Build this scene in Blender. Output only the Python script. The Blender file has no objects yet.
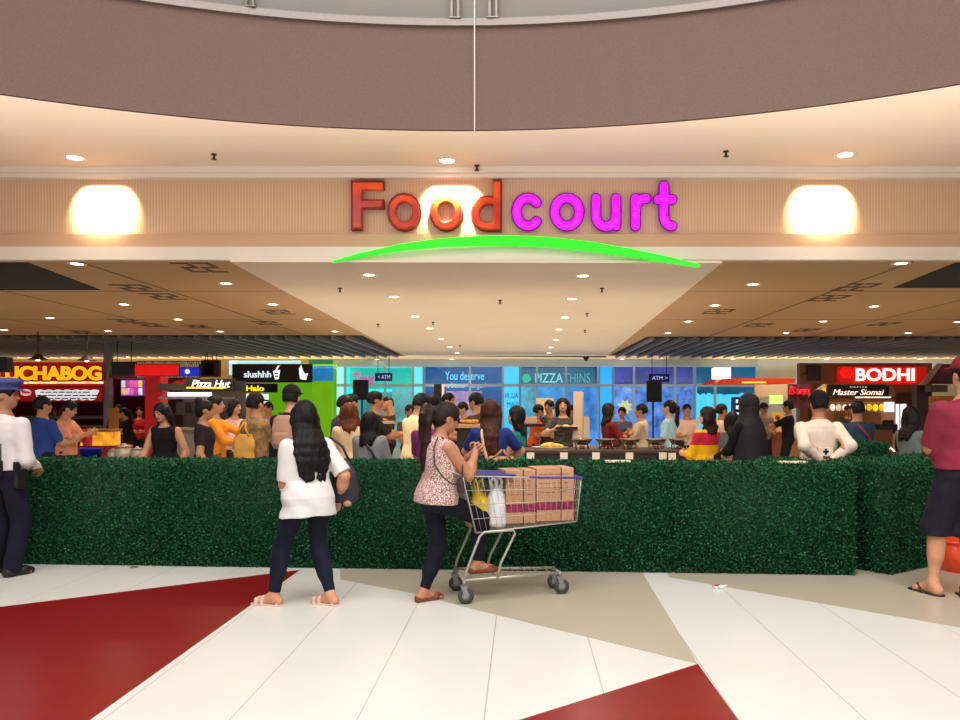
import bpy, bmesh, math, random
import numpy as np
from mathutils import Vector, Matrix
random.seed(7); rng = np.random.default_rng(7)
C = bpy.context.scene.collection
PI = math.pi
CX, CY, F, EYE = 522.0, 405.0, 780.0, 1.55       # vanishing point, focal length in pixels, eye height

def W(x, y, Y):
    """the point at depth Y seen at pixel (x, y)"""
    return Vector(((x-CX)*Y/F, Y, EYE-(y-CY)*Y/F))
def atz(x, y, z):
    """the point at height z seen at pixel (x, y)"""
    Y = (EYE-z)*F/(y-CY)
    return Vector(((x-CX)*Y/F, Y, z))

# ------------------------------------------------------------------ materials
def lin(c):
    o = []
    for v in c[:3]:
        v = v/255.0
        o.append(v/12.92 if v <= .04045 else ((v+.055)/1.055)**2.4)
    return (*o, 1.0)
_mats = {}
def mat(name, col, rough=.6, metal=0, noise=.12, scale=20, bump=0, emit=0, emit_col=None, stretch=None, spec=.5):
    key = (name, tuple(col), rough, metal, noise, scale, bump, emit, emit_col, stretch)
    if key in _mats: return _mats[key]
    m = bpy.data.materials.new(name); m.use_nodes = True
    nt = m.node_tree; N = nt.nodes; L = nt.links
    b = N['Principled BSDF']
    b.inputs['Roughness'].default_value = rough; b.inputs['Metallic'].default_value = metal
    b.inputs['Specular IOR Level'].default_value = spec
    tc = N.new('ShaderNodeTexCoord'); src = tc.outputs['Object']
    if stretch:
        mp = N.new('ShaderNodeMapping'); mp.inputs['Scale'].default_value = stretch
        L.new(src, mp.inputs['Vector']); src = mp.outputs['Vector']
    nz = N.new('ShaderNodeTexNoise'); nz.inputs['Scale'].default_value = scale; nz.inputs['Detail'].default_value = 3
    L.new(src, nz.inputs['Vector'])
    c = lin(col)
    r = N.new('ShaderNodeValToRGB')
    r.color_ramp.elements[0].position = .3; r.color_ramp.elements[1].position = .7
    r.color_ramp.elements[0].color = (*[max(0, v*(1-noise)) for v in c[:3]], 1)
    r.color_ramp.elements[1].color = (*[min(1, v*(1+noise)) for v in c[:3]], 1)
    L.new(nz.outputs['Fac'], r.inputs['Fac']); L.new(r.outputs['Color'], b.inputs['Base Color'])
    if bump:
        bp = N.new('ShaderNodeBump'); bp.inputs['Strength'].default_value = bump; bp.inputs['Distance'].default_value = .01
        L.new(nz.outputs['Fac'], bp.inputs['Height']); L.new(bp.outputs['Normal'], b.inputs['Normal'])
    if emit:
        if emit_col: b.inputs['Emission Color'].default_value = lin(emit_col)
        else: L.new(r.outputs['Color'], b.inputs['Emission Color'])
        b.inputs['Emission Strength'].default_value = emit
    _mats[key] = m
    return m
def cloth(col, noise=.05): return mat('cloth', col, .85, 0, noise, 14, .25, spec=.2)
def glow(col, s=1.0, noise=.05, scale=3): return mat('lit_panel', col, .5, 0, noise, scale, 0, s)

# ------------------------------------------------------------------ mesh helpers
def box(bm, x0, x1, y0, y1, z0, z1, bev=0, M=None):
    vs = [bm.verts.new(v) for v in ((x0,y0,z0),(x1,y0,z0),(x1,y1,z0),(x0,y1,z0),(x0,y0,z1),(x1,y0,z1),(x1,y1,z1),(x0,y1,z1))]
    fs = [bm.faces.new([vs[i] for i in q]) for q in ((0,3,2,1),(4,5,6,7),(0,1,5,4),(1,2,6,5),(2,3,7,6),(3,0,4,7))]
    if bev:
        es = list({e for f in fs for e in f.edges})
        r = bmesh.ops.bevel(bm, geom=es, offset=bev, segments=2, affect='EDGES', profile=.6)
        vs = list({v for f in r['faces'] for v in f.verts} | {v for v in vs if v.is_valid})
    if M is not None:
        for v in vs: v.co = M @ v.co
    return vs
def tube(bm, pts, r, n=8, cap=True):
    pts = [Vector(p) for p in pts]; rings = []
    rs = r if isinstance(r, (list, tuple)) else [r]*len(pts)
    up = None
    for i, p in enumerate(pts):
        d = (pts[min(i+1, len(pts)-1)]-pts[max(i-1, 0)]).normalized()
        if up is None: up = d.orthogonal().normalized()
        a = up-d*up.dot(d)
        a = a.normalized() if a.length > 1e-4 else d.orthogonal().normalized()
        up = a; b = d.cross(a)
        rings.append([bm.verts.new(p+(a*math.cos(2*PI*k/n)+b*math.sin(2*PI*k/n))*rs[i]) for k in range(n)])
    for A, B in zip(rings, rings[1:]):
        for k in range(n):
            f = bm.faces.new((A[k], A[(k+1) % n], B[(k+1) % n], B[k])); f.smooth = True
    if cap:
        bm.faces.new(rings[0][::-1]); bm.faces.new(rings[-1])
def lathe(bm, prof, c=(0,0,0), n=24, M=None, smooth=True, sx=1, sy=1):
    c = Vector(c); rings = []
    for r, z in prof:
        ring = []
        for k in range(n):
            a = 2*PI*k/n; p = Vector((r*sx*math.cos(a), r*sy*math.sin(a), z))
            if M is not None: p = M @ p
            ring.append(bm.verts.new(p+c))
        rings.append(ring)
    for A, B in zip(rings, rings[1:]):
        for k in range(n):
            f = bm.faces.new((A[k], A[(k+1) % n], B[(k+1) % n], B[k])); f.smooth = smooth
    if prof[0][0] > 1e-5: bm.faces.new(rings[0][::-1])
    if prof[-1][0] > 1e-5: bm.faces.new(rings[-1])
def prism(bm, pts, d):
    """extrude the closed outline pts by vector d"""
    d = Vector(d); A = [bm.verts.new(Vector(p)) for p in pts]; B = [bm.verts.new(Vector(p)+d) for p in pts]
    n = len(pts); bm.faces.new(A[::-1]); bm.faces.new(B)
    for k in range(n): bm.faces.new((A[k], A[(k+1) % n], B[(k+1) % n], B[k]))
def quad(bm, *pts): bm.faces.new([bm.verts.new(Vector(p)) for p in pts])

def obj(name, bm, m, parent=None, label=None, world=True):
    """link bm (or a mesh) as ONE object; world: its coordinates are world ones even under an unrotated parent"""
    if isinstance(bm, bpy.types.Mesh): me = bm
    else:
        bmesh.ops.recalc_face_normals(bm, faces=bm.faces[:])
        me = bpy.data.meshes.new(name); bm.to_mesh(me); bm.free()
    for q in (m if isinstance(m, (list, tuple)) else [m]): me.materials.append(q)
    o = bpy.data.objects.new(name, me); C.objects.link(o)
    if parent is not None:
        o.parent = parent
        if world:
            q = parent; off = Vector((0,0,0))
            while q is not None: off += q.location; q = q.parent
            o.location = -off
    if label: o['label'] = label
    return o
def tag(o, label, cat, group=None, kind=None):
    o['label'] = label; o['category'] = cat
    if group: o['group'] = group
    if kind: o['kind'] = kind
    return o
def thing(name, label, cat, loc=(0,0,0), rotz=0, group=None):
    o = bpy.data.objects.new(name, None); C.objects.link(o); o.empty_display_size = .1
    o.location = loc; o.rotation_euler = (0,0,rotz)
    return tag(o, label, cat, group)
def struct(name, bm, m, parent=None):
    o = obj(name, bm, m, parent)
    if parent is None: o['kind'] = 'structure'
    return o
def dup(root, loc, label=None, rotz=None):
    r = root.copy(); C.objects.link(r); r.location = loc
    if rotz is not None: r.rotation_euler = (0,0,rotz)
    if label: r['label'] = label
    for ch in list(root.children):
        c = ch.copy(); C.objects.link(c); c.parent = r
        for g in list(ch.children):
            d = g.copy(); C.objects.link(d); d.parent = c
    return r
def center(o):
    """move a top-level single-mesh object's origin to the base of its geometry"""
    me = o.data; n = len(me.vertices); co = np.empty(n*3, 'f'); me.vertices.foreach_get('co', co); co = co.reshape(-1,3)
    lo, hi = co.min(0), co.max(0); p = np.array([(lo[0]+hi[0])/2, (lo[1]+hi[1])/2, lo[2]], 'f')
    me.vertices.foreach_set('co', (co-p).ravel()); o.location = Vector(o.location)+Vector(p.tolist()); me.update()
    return o

def text_mesh(s, extrude=.01, bevel=0, offset=0, shear=0, res=4):
    cu = bpy.data.curves.new('txt', 'FONT'); cu.body = s; cu.extrude = extrude; cu.bevel_depth = bevel
    cu.offset = offset; cu.shear = shear; cu.resolution_u = res; cu.bevel_resolution = 1
    o = bpy.data.objects.new('txt', cu); C.objects.link(o)
    bpy.context.view_layer.update()
    me = bpy.data.meshes.new_from_object(o.evaluated_get(bpy.context.evaluated_depsgraph_get()))
    bpy.data.objects.remove(o); bpy.data.curves.remove(cu)
    me.materials.clear()
    return me
def text(name, s, px, Y, m, parent, extrude=.02, bevel=0, offset=.012, shear=0, mirror=False, label=None):
    """lettering s standing upright at depth Y so that it fills the rectangle px (x0, y0, x1, y1) as the photo shows it"""
    me = text_mesh(s, extrude, bevel, offset, shear)
    n = len(me.vertices); co = np.empty(n*3, 'f'); me.vertices.foreach_get('co', co); co = co.reshape(-1,3)
    lo, hi = co.min(0), co.max(0)
    a, b = W(px[0], px[3], Y), W(px[2], px[1], Y)
    u = (co[:,0]-lo[0])/(hi[0]-lo[0]); v = (co[:,1]-lo[1])/max(1e-6, hi[1]-lo[1])
    if mirror: u = 1-u
    out = np.stack([a.x+u*(b.x-a.x), Y-co[:,2], a.z+v*(b.z-a.z)], 1).astype('f')
    me.vertices.foreach_set('co', out.ravel()); me.update()
    return obj(name, me, m, parent, label)
def panel(bm, px, Y, d=.05, bev=0):
    """an upright slab whose front at depth Y fills the pixel rectangle px"""
    a, b = W(px[0], px[3], Y), W(px[2], px[1], Y)
    box(bm, a.x, b.x, Y, Y+d, a.z, b.z, bev); return bm
def base_of(px, Y):
    p = W((px[0]+px[2])/2, px[3], Y); return (p.x, Y, p.z)
BM = bmesh.new

# ------------------------------------------------------------------ distance fields for bodies and cloth
class SDF:
    def __init__(s): s.p = []
    def add(s, fn, lo, hi, k=.02, op='u'): s.p.append((fn, np.array(lo, float), np.array(hi, float), k, op))
    def cone(s, a, b, r1, r2, k=.02, op='u', sc=None):
        a = np.array(a, float); b = np.array(b, float); ab = b-a; L2 = max(1e-9, ab@ab)
        def fn(x, y, z):
            t = ((x-a[0])*ab[0]+(y-a[1])*ab[1]+(z-a[2])*ab[2])/L2
            t = np.clip(t, 0, 1)
            return np.sqrt((x-a[0]-t*ab[0])**2+(y-a[1]-t*ab[1])**2+(z-a[2]-t*ab[2])**2)-(r1+(r2-r1)*t)
        r = max(r1, r2); s.add(fn, np.minimum(a, b)-r, np.maximum(a, b)+r, k, op)
    def chain(s, pts, rs, k=.02, op='u'):
        for i in range(len(pts)-1): s.cone(pts[i], pts[i+1], rs[i], rs[i+1], k, op)
    def ell(s, c, r, R=None, k=.02, op='u'):
        c = np.array(c, float); r = np.array(r, float); R = np.eye(3) if R is None else R
        def fn(x, y, z):
            x, y, z = x-c[0], y-c[1], z-c[2]
            u = R[0,0]*x+R[1,0]*y+R[2,0]*z; v = R[0,1]*x+R[1,1]*y+R[2,1]*z; w = R[0,2]*x+R[1,2]*y+R[2,2]*z
            k0 = np.sqrt((u/r[0])**2+(v/r[1])**2+(w/r[2])**2); k1 = np.sqrt((u/r[0]**2)**2+(v/r[1]**2)**2+(w/r[2]**2)**2)+1e-9
            return k0*(k0-1)/k1
        m = r.max(); s.add(fn, c-m, c+m, k, op)
    def loft(s, T, zs, rx, ry, cx=None, cy=None, k=.02, op='u', n=2.3):
        """stack of superellipses along local z; T = (R, t) maps local to field space"""
        R, t = T; zs = np.array(zs, float); rx = np.array(rx, float); ry = np.array(ry, float)
        cx = np.zeros_like(zs) if cx is None else np.array(cx, float); cy = np.zeros_like(zs) if cy is None else np.array(cy, float)
        def fn(x, y, z):
            x, y, z = x-t[0], y-t[1], z-t[2]
            u = R[0,0]*x+R[1,0]*y+R[2,0]*z; v = R[0,1]*x+R[1,1]*y+R[2,1]*z; w = R[0,2]*x+R[1,2]*y+R[2,2]*z
            u, v, w = np.broadcast_arrays(u, v, w)
            a = np.interp(w, zs, rx); b = np.interp(w, zs, ry)
            q = (np.abs((u-np.interp(w, zs, cx))/a)**n+np.abs((v-np.interp(w, zs, cy))/b)**n)**(1/n)
            d = (q-1)*np.minimum(a, b)
            return np.maximum(d, np.maximum(w-zs[-1], zs[0]-w))
        cs = []
        for sx in (-1,1):
            for sy in (-1,1):
                for i in range(len(zs)): cs.append(R@np.array([cx[i]+sx*rx[i], cy[i]+sy*ry[i], zs[i]])+t)
        cs = np.array(cs); s.add(fn, cs.min(0), cs.max(0), k, op)
    def clip(s, p, n):
        """keep the side of the plane through p that n points away from"""
        p = np.array(p, float); n = np.array(n, float); n /= np.linalg.norm(n)
        s.p.append((lambda x, y, z: (x-p[0])*n[0]+(y-p[1])*n[1]+(z-p[2])*n[2], None, None, 0, 'c'))
    def mesh(s, h, fold=0, seed=0):
        add = [q for q in s.p if q[4] == 'u']
        lo = np.min([q[1] for q in add], 0)-3*h; hi = np.max([q[2] for q in add], 0)+3*h
        n = np.ceil((hi-lo)/h).astype(int)+1
        D = np.full(n, .1, np.float32)
        ax = [lo[i]+h*np.arange(n[i]) for i in range(3)]
        for fn, a, b, k, op in s.p:
            if a is None: sl = [slice(0, n[i]) for i in range(3)]
            else:
                m = (k+2*h) if op == 'u' else 2*h
                i0 = np.clip(np.floor((a-m-lo)/h).astype(int), 0, n); i1 = np.clip(np.ceil((b+m-lo)/h).astype(int)+1, 0, n)
                if (i1 <= i0).any(): continue
                sl = [slice(i0[i], i1[i]) for i in range(3)]
            sl = tuple(sl)
            x = ax[0][sl[0]][:,None,None]; y = ax[1][sl[1]][None,:,None]; z = ax[2][sl[2]][None,None,:]
            d = np.broadcast_to(fn(x, y, z), D[sl].shape)
            if op == 'u':
                A = D[sl]; hh = np.maximum(k-np.abs(A-d), 0)/max(k, 1e-6)
                D[sl] = np.minimum(A, d)-hh*hh*k*.25
            elif op == 's': D[sl] = np.maximum(D[sl], -d)
            else: D[sl] = np.maximum(D[sl], d)
        if fold:
            x = ax[0][:,None,None]; y = ax[1][None,:,None]; z = ax[2][None,None,:]
            q = seed*1.7
            D += fold*(np.sin(23*x+11*z+q+2.2*np.sin(9*z+q))*np.sin(17*y-7*z+1.3*q)+.6*np.sin(41*z+19*x-13*y+q)*np.sin(15*x+q))
        return nets(D, lo, h)
def nets(D, lo, h):
    S = D < 0
    c = np.zeros(tuple(k-1 for k in D.shape), np.int8); nx, ny, nz = c.shape
    for i in (0,1):
        for j in (0,1):
            for k in (0,1): c += S[i:i+nx, j:j+ny, k:k+nz]
    act = (c > 0) & (c < 8); I = np.argwhere(act)
    idx = np.full(c.shape, -1, np.int32); idx[act] = np.arange(len(I))
    P = np.zeros((len(I), 3)); cnt = np.zeros(len(I))
    i, j, k = I.T
    for axis in range(3):
        e = [0,0,0]; e[axis] = 1
        o1, o2 = [q for q in range(3) if q != axis]
        for u in (0,1):
            for v in (0,1):
                o = [0,0,0]; o[o1] = u; o[o2] = v
                a = D[i+o[0], j+o[1], k+o[2]]; b = D[i+o[0]+e[0], j+o[1]+e[1], k+o[2]+e[2]]
                m = (a < 0) != (b < 0)
                t = np.where(m, a/np.where(m, a-b, 1), 0)
                for q in range(3): P[:,q] += m*(o[q]+e[q]*t)
                cnt += m
    P = P/cnt[:,None]+I
    Fs = []
    for axis in range(3):
        a = [slice(None)]*3; b = [slice(None)]*3; a[axis] = slice(0, -1); b[axis] = slice(1, None)
        s0, s1 = S[tuple(a)], S[tuple(b)]
        E = np.argwhere(s0 != s1); ins = s0[tuple(E.T)]
        p, q = [(1,2),(2,0),(0,1)][axis]
        ok = (E[:,p] > 0) & (E[:,q] > 0) & (E[:,p] < c.shape[p]) & (E[:,q] < c.shape[q]); E = E[ok]; ins = ins[ok]
        def cell(dp, dq):
            G = E.copy(); G[:,p] += dp; G[:,q] += dq; return idx[tuple(G.T)]
        Q = np.stack([cell(-1,-1), cell(0,-1), cell(0,0), cell(-1,0)], 1)
        Q[~ins] = Q[~ins][:,::-1]
        Fs.append(Q)
    Fq = np.concatenate(Fs); Fq = Fq[(Fq >= 0).all(1)]
    return P*h+lo, Fq
def to_mesh(name, P, Fq, smooth=True, mi=None):
    me = bpy.data.meshes.new(name); n = len(Fq); k = Fq.shape[1]
    me.vertices.add(len(P)); me.vertices.foreach_set('co', P.astype('f').ravel())
    me.loops.add(n*k); me.loops.foreach_set('vertex_index', Fq.astype('i').ravel())
    me.polygons.add(n); me.polygons.foreach_set('loop_start', np.arange(0, n*k, k, dtype='i'))
    if smooth: me.polygons.foreach_set('use_smooth', np.ones(n, bool))
    if mi is not None: me.polygons.foreach_set('material_index', mi.astype('i'))
    me.update(calc_edges=True); me.validate()
    return me
# ------------------------------------------------------------------ people
def rotx(a): c, s = math.cos(a), math.sin(a); return np.array([[1,0,0],[0,c,-s],[0,s,c]])
def roty(a): c, s = math.cos(a), math.sin(a); return np.array([[c,0,s],[0,1,0],[-s,0,c]])
def rotz(a): c, s = math.cos(a), math.sin(a); return np.array([[c,-s,0],[s,c,0],[0,0,1]])
def nrm(v): v = np.array(v, float); return v/np.linalg.norm(v)
def ik(a, t, l1, l2, pole):
    a = np.array(a, float); t = np.array(t, float); d = t-a; L = np.linalg.norm(d); u = d/L; L = min(L, .998*(l1+l2))
    ca = np.clip((l1*l1+L*L-l2*l2)/(2*l1*L), -1, 1); sa = math.sqrt(1-ca*ca)
    p = np.array(pole, float); p = p-u*(p@u); p /= np.linalg.norm(p)+1e-9
    return a+u*l1*ca+p*l1*sa, a+u*L

SKIN = [(196,140,106),(178,122,90),(212,158,124),(160,108,80)]
def skin_mat(i): return mat('skin', SKIN[i % 4], .55, 0, .06, 30, .05)
HAIR = lambda col: mat('hair', col, .55, 0, .45, 60, .7, stretch=(1,1,.12), spec=.22)
BLACK = (22,18,18)
# torso sections in units of the height: z, half width, half depth, forward shift
TOR = {'f': ([.46,.50,.535,.57,.62,.67,.72,.76,.79,.812,.83], [.066,.096,.103,.099,.080,.085,.092,.092,.078,.056,.036],
             [.055,.068,.070,.066,.055,.060,.070,.066,.055,.044,.036], [0,-.004,-.006,-.002,.004,.004,.006,.002,-.004,-.006,-.006]),
       'm': ([.46,.50,.535,.57,.62,.67,.72,.76,.79,.815,.835], [.066,.090,.095,.094,.090,.095,.103,.105,.090,.064,.041],
             [.055,.066,.066,.064,.062,.066,.070,.068,.058,.046,.040], [0,-.002,-.004,0,.004,.004,.004,.002,-.004,-.006,-.006])}

def person(label, x, Y, H=1.58, face=0, sex='f', build=1.0, skin=0, hair='short', hair_col=BLACK, hair_end=.66,
           top=(200,200,200), sleeve=.45, hem=.50, ease=.008, flare=.0, top_mat=None, neck=.822, bottom=(30,32,45), leg='slim', leg_end=.05,
           bottom_mat=None, shoe=(40,35,35), foot='shoe', lean=0, twist=0, yaw=0, pitch=0, roll=0,
           hands=((-.155,.03,.47),(.155,.03,.47)), poles=((-.5,-1,-.2),(.5,-1,-.2)), ankles=((-.055,0,.047),(.055,-.02,.047)),
           toes=(12,-12), drop=0, vox=.0105, cat='person', grip=(0.5,.5), palm=None, fold=.0022, cap=None, hair_mat=None, X=None, hair_w=1, kneep=(0,1,0), shift=(0,0)):
    """a figure facing local +Y (away from the camera); lengths in units of its height H; x is the pixel column of its middle"""
    px = (x-CX)*Y/F if X is None else X
    root = thing('person', label, cat, (px, Y, 0), math.radians(face))
    sg = (-1, 1)
    hz = .515-drop
    hip = np.array([shift[0], shift[1], hz])
    Rt = rotz(math.radians(twist))@rotx(-math.radians(lean))
    Tt = lambda p: Rt@(np.array(p)-np.array([0,0,.515]))+hip                       # torso space to body space
    TT = (Rt, (hip-Rt@np.array([0,0,.515]))*H)
    hp = Tt((0,-.006,.845))
    Rh = Rt@rotz(math.radians(yaw))@rotx(-math.radians(pitch))@roty(math.radians(roll))
    Th = lambda p: Rh@(np.array(p)-np.array([0,-.006,.845]))+hp
    sw = (.097 if sex == 'f' else .109)*(.6+.4*build)
    sh = [Tt((s*sw, -.004, .780)) for s in sg]
    arms = []
    for i in (0,1):
        if hands[i] is None: arms.append(None); continue
        e, w = ik(sh[i], hands[i], .178, .150, poles[i]); arms.append((sh[i], e, w))
    legs = []
    hj = [np.array([s*.052*(.5+.5*build), 0, 0])+hip for s in sg]
    for i in (0,1):
        k, a = ik(hj[i], ankles[i], .250, .232, kneep); legs.append((hj[i], k, a))
    z, rx, ry, cy = [np.array(v) for v in TOR[sex]]
    bw = np.where(z < .80, build, 1+(build-1)*.4)
    rx, ry = rx*bw, ry*bw
    # ---- body
    B = SDF(); k = .02*H
    B.loft(TT, z*H, rx*H*.93, ry*H*.93, None, cy*H, k)
    B.cone(Tt((0,-.012,.815))*H, Th((0,-.004,.885))*H, .036*H*(1.12 if sex == 'm' else .95), .033*H*(1.12 if sex == 'm' else .95), k)
    B.ell(Th((0,-.004,.943))*H, np.array([.0475,.058,.057])*H, Rh, .01*H)
    B.ell(Th((0,.014,.905))*H, np.array([.039,.044,.043])*H, Rh, .015*H)
    B.ell(Th((0,.040,.880))*H, np.array([.016,.014,.013])*H, Rh, .015*H)
    B.cone(Th((0,.052,.936))*H, Th((0,.063,.915))*H, .0055*H, .0085*H, .006*H)
    for s in sg:
        B.ell(Th((s*.0475,-.004,.925))*H, np.array([.006,.014,.019])*H, Rh, .004*H)
        B.ell(Th((s*.020,.049,.934))*H, np.array([.0085,.006,.0055])*H, Rh, .003*H)
    B.ell(Th((0,.052,.898))*H, np.array([.014,.008,.0055])*H, Rh, .004*H)
    ar = 1+(build-1)*.7
    frames = []
    for i in (0,1):
        if arms[i] is None: frames.append(None); continue
        s, e, w = [p*H for p in arms[i]]
        B.cone(s, e, .033*H*ar, .026*H*ar, k); B.cone(e, w, .0265*H*ar, .0165*H*ar, .012*H)
        m = e+(w-e)*.3; B.ell(m, np.array([.027,.027,.04])*H*ar, None, .02*H)
        d = nrm(w-e)
        n = np.array(palm[i], float) if palm is not None and palm[i] is not None else np.array([-sg[i],0,-.05])
        n = n-d*(n@d); n = nrm(n); l = np.cross(d, n)                                # n: where the palm looks
        th = l if (l@np.array([0,1,.6])) > 0 else -l                                  # the thumb's side
        c = grip[i]; frames.append((w, d, n, th))
        fr = max(.0056*H, .52*vox)
        B.chain([w, w+d*.022*H, w+d*.05*H], [.0155*H, .0175*H, .0185*H], .008*H)
        for q in (-1,1): B.cone(w+d*.012*H+th*q*.006*H, w+d*.052*H+th*q*.0165*H, .0105*H, .0095*H, .006*H)
        for f in range(4):
            o = (.0195-.013*f)*H; ln = (.050,.056,.052,.041)[f]*H
            p = w+d*.055*H+th*o; pts = [p]; a = 0
            for sgm in (.42,.32,.26):
                a += c*1.15; v = d*math.cos(a)+n*math.sin(a)+th*(.10-.065*f); pts.append(pts[-1]+v*ln*sgm)
            B.chain(pts, [fr*1.08, fr, fr*.94, fr*.82], .0025*H)
        p = w+d*.016*H+th*.014*H; v1 = nrm(d*.65+th*.75+n*.35); v2 = nrm(d*.9+th*.25+n*(.3+.5*c))
        B.chain([p, p+v1*.028*H, p+v1*.028*H+v2*.026*H], [fr*1.45, fr*1.2, fr*.9], .006*H)
    for i in (0,1):
        h, kn, a = [p*H for p in legs[i]]
        bl = .6+.4*build
        B.cone(h, kn, .050*H*bl, .034*H*bl, k); B.cone(kn, a, .033*H*bl, .020*H, .015*H)
        back = -nrm(kneep)*.010*H
        B.cone(kn+(a-kn)*.18+back, kn+(a-kn)*.5+back, .029*H*bl, .024*H*bl, .03*H)
    fz = []
    for i in (0,1):
        a = legs[i][2]*H; t = math.radians(toes[i]); fd = np.array([-math.sin(t), math.cos(t), 0])
        sole = a[2]-.047*H; fz.append((a, fd, sole))
        hl = a-fd*.022*H; hl[2] = sole+.020*H; ball = a+fd*.072*H; ball[2] = sole+.017*H; toe = a+fd*.098*H; toe[2] = sole+.012*H
        B.cone(a, hl, .020*H, .019*H, .02*H); B.cone(hl, ball, .0185*H, .0165*H, .02*H); B.cone(a, ball, .018*H, .014*H, .02*H)
        sd = np.array([fd[1], -fd[0], 0])
        for q in range(5):
            u = (q-2)*.0092*H*(1 if i == 1 else -1)
            B.cone(ball+sd*u*.9, toe+sd*u-fd*abs(q-1)*.006*H, .0105*H, .0078*H, .004*H)
    P, Q = B.mesh(vox)
    # face colouring by place on the head
    fc = P[Q].mean(1)/H
    hl_ = (fc-hp)@Rh+np.array([0,-.006,.845])
    mi = np.zeros(len(Q), int); g = .55*vox/H; ax = np.abs(hl_[:,0])
    near = (hl_[:,2] > .86)&(hl_[:,1] > .03)
    mi[near&(ax < .0145)&(np.abs(hl_[:,2]-.898) < max(.0042, g))] = 1
    mi[near&(np.abs(ax-.0205) < .0078)&(np.abs(hl_[:,2]-.9345) < max(.0034, g))] = 2
    mi[near&(np.abs(ax-.0205) < .0115)&(np.abs(hl_[:,2]-.951) < max(.0026, g*.8))] = 3
    hm = hair_mat or HAIR(hair_col)
    body = obj('body', to_mesh('body', P, Q, True, mi), [skin_mat(skin), mat('lips', (150,72,66), .5), mat('eye', (24,18,16), .2), HAIR(BLACK)], root, world=False)
    # ---- top
    if top is not None or top_mat is not None:
        S = SDF(); e = ease
        i0 = z >= hem-.06
        zz = z; er = np.full(len(z), e); er = er+np.clip((.62-zz)/.2, 0, 1)*flare
        er = np.where(zz > .80, np.minimum(er, .010), er)
        if hem < .46:
            zz = np.concatenate([[hem-.02], z]); rx2 = np.concatenate([[rx[2]]], ) ; rx_, ry_, cy_, er = np.concatenate([[rx[2]+flare], np.maximum(rx, np.where(z < .5, rx[2], 0))]), np.concatenate([[ry[2]+flare*.8], np.maximum(ry, np.where(z < .5, ry[2], 0))]), np.concatenate([[0], cy]), np.concatenate([[e], er])
        else:
            rx_, ry_, cy_ = np.maximum(rx, np.where(z < .53, rx[2]*.98, 0)), np.maximum(ry, np.where(z < .53, ry[2]*.98, 0)), cy
        wf = 1 if ease < .012 else .5                                                  # loose cloth hangs past the waist
        wm = rx_.copy(); w0 = np.interp(.62, zz, rx_); w1 = np.interp(.535, zz, rx_)
        rx_ = np.where((zz > .56)&(zz < .70), np.maximum(rx_, rx_*wf+(1-wf)*w1*.98), rx_)
        for i in (0,1):
            if arms[i] is None: continue
            s, el, w = [p*H for p in arms[i]]
            if sleeve > 0:
                if sleeve <= .6:
                    q = s+(el-s)*min(1, sleeve*2); S.cone(s, q, (.0335*ar+e*.45)*H, (.029*ar+e*1.0)*H, .03*H)
                else:
                    q = el+(w-el)*min(1, (sleeve-.5)*2); S.cone(s, el, (.0335*ar+e*.4)*H, (.028*ar+e*.7)*H, .03*H); S.cone(el, q, (.028*ar+e*.7)*H, (.020*ar+e*.7)*H, .02*H)
            else: S.cone(s-nrm(s-Tt((0,0,.79))*H)*.02*H, s-nrm(s-Tt((0,0,.79))*H)*.012*H, (.030+e)*H, (.028+e)*H, .02*H)
        if sleeve > 0:
            for i in (0,1):
                if arms[i] is None: continue
                s, el, w = [p*H for p in arms[i]]
                a0, a1 = (s, el) if sleeve <= .6 else (el, w)
                f = min(1, sleeve*2) if sleeve <= .6 else min(1, (sleeve-.5)*2)
                q = a0+(a1-a0)*(f-.02); dd = nrm(a1-a0)
                rr = .05*H
                S.add((lambda x, y, zc, q=q, dd=dd, rr=rr: np.maximum(np.sqrt((x-q[0])**2+(y-q[1])**2+(zc-q[2])**2)-rr, -((x-q[0])*dd[0]+(y-q[1])*dd[1]+(zc-q[2])*dd[2]))), q-rr, q+rr, 0, 's')
        S.loft(TT, zz*H, (rx_+er)*H, (ry_+er)*H, None, cy_*H, k)
        dn = Rt@np.array([0,0,-1.]); S.clip(Tt((0,0,hem))*H, dn)
        S.clip(Tt((0,-.012,neck))*H, Rt@np.array([0,.34,1.]))
        P, Q = S.mesh(vox, fold*H/1.6, seed=(x or 0)*.37)
        mi2 = None; tm = top_mat or cloth(top)
        if top_mat == 'RY':
            zc = P[Q].mean(1)[:,2]/H; mi2 = ((zc > .70)&(zc < .80)).astype(int); tm = [cloth(top), cloth((196,34,56))]
        obj('shirt' if hem > .42 else 'dress', to_mesh('shirt', P, Q, True, mi2), tm, root, world=False)
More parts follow.
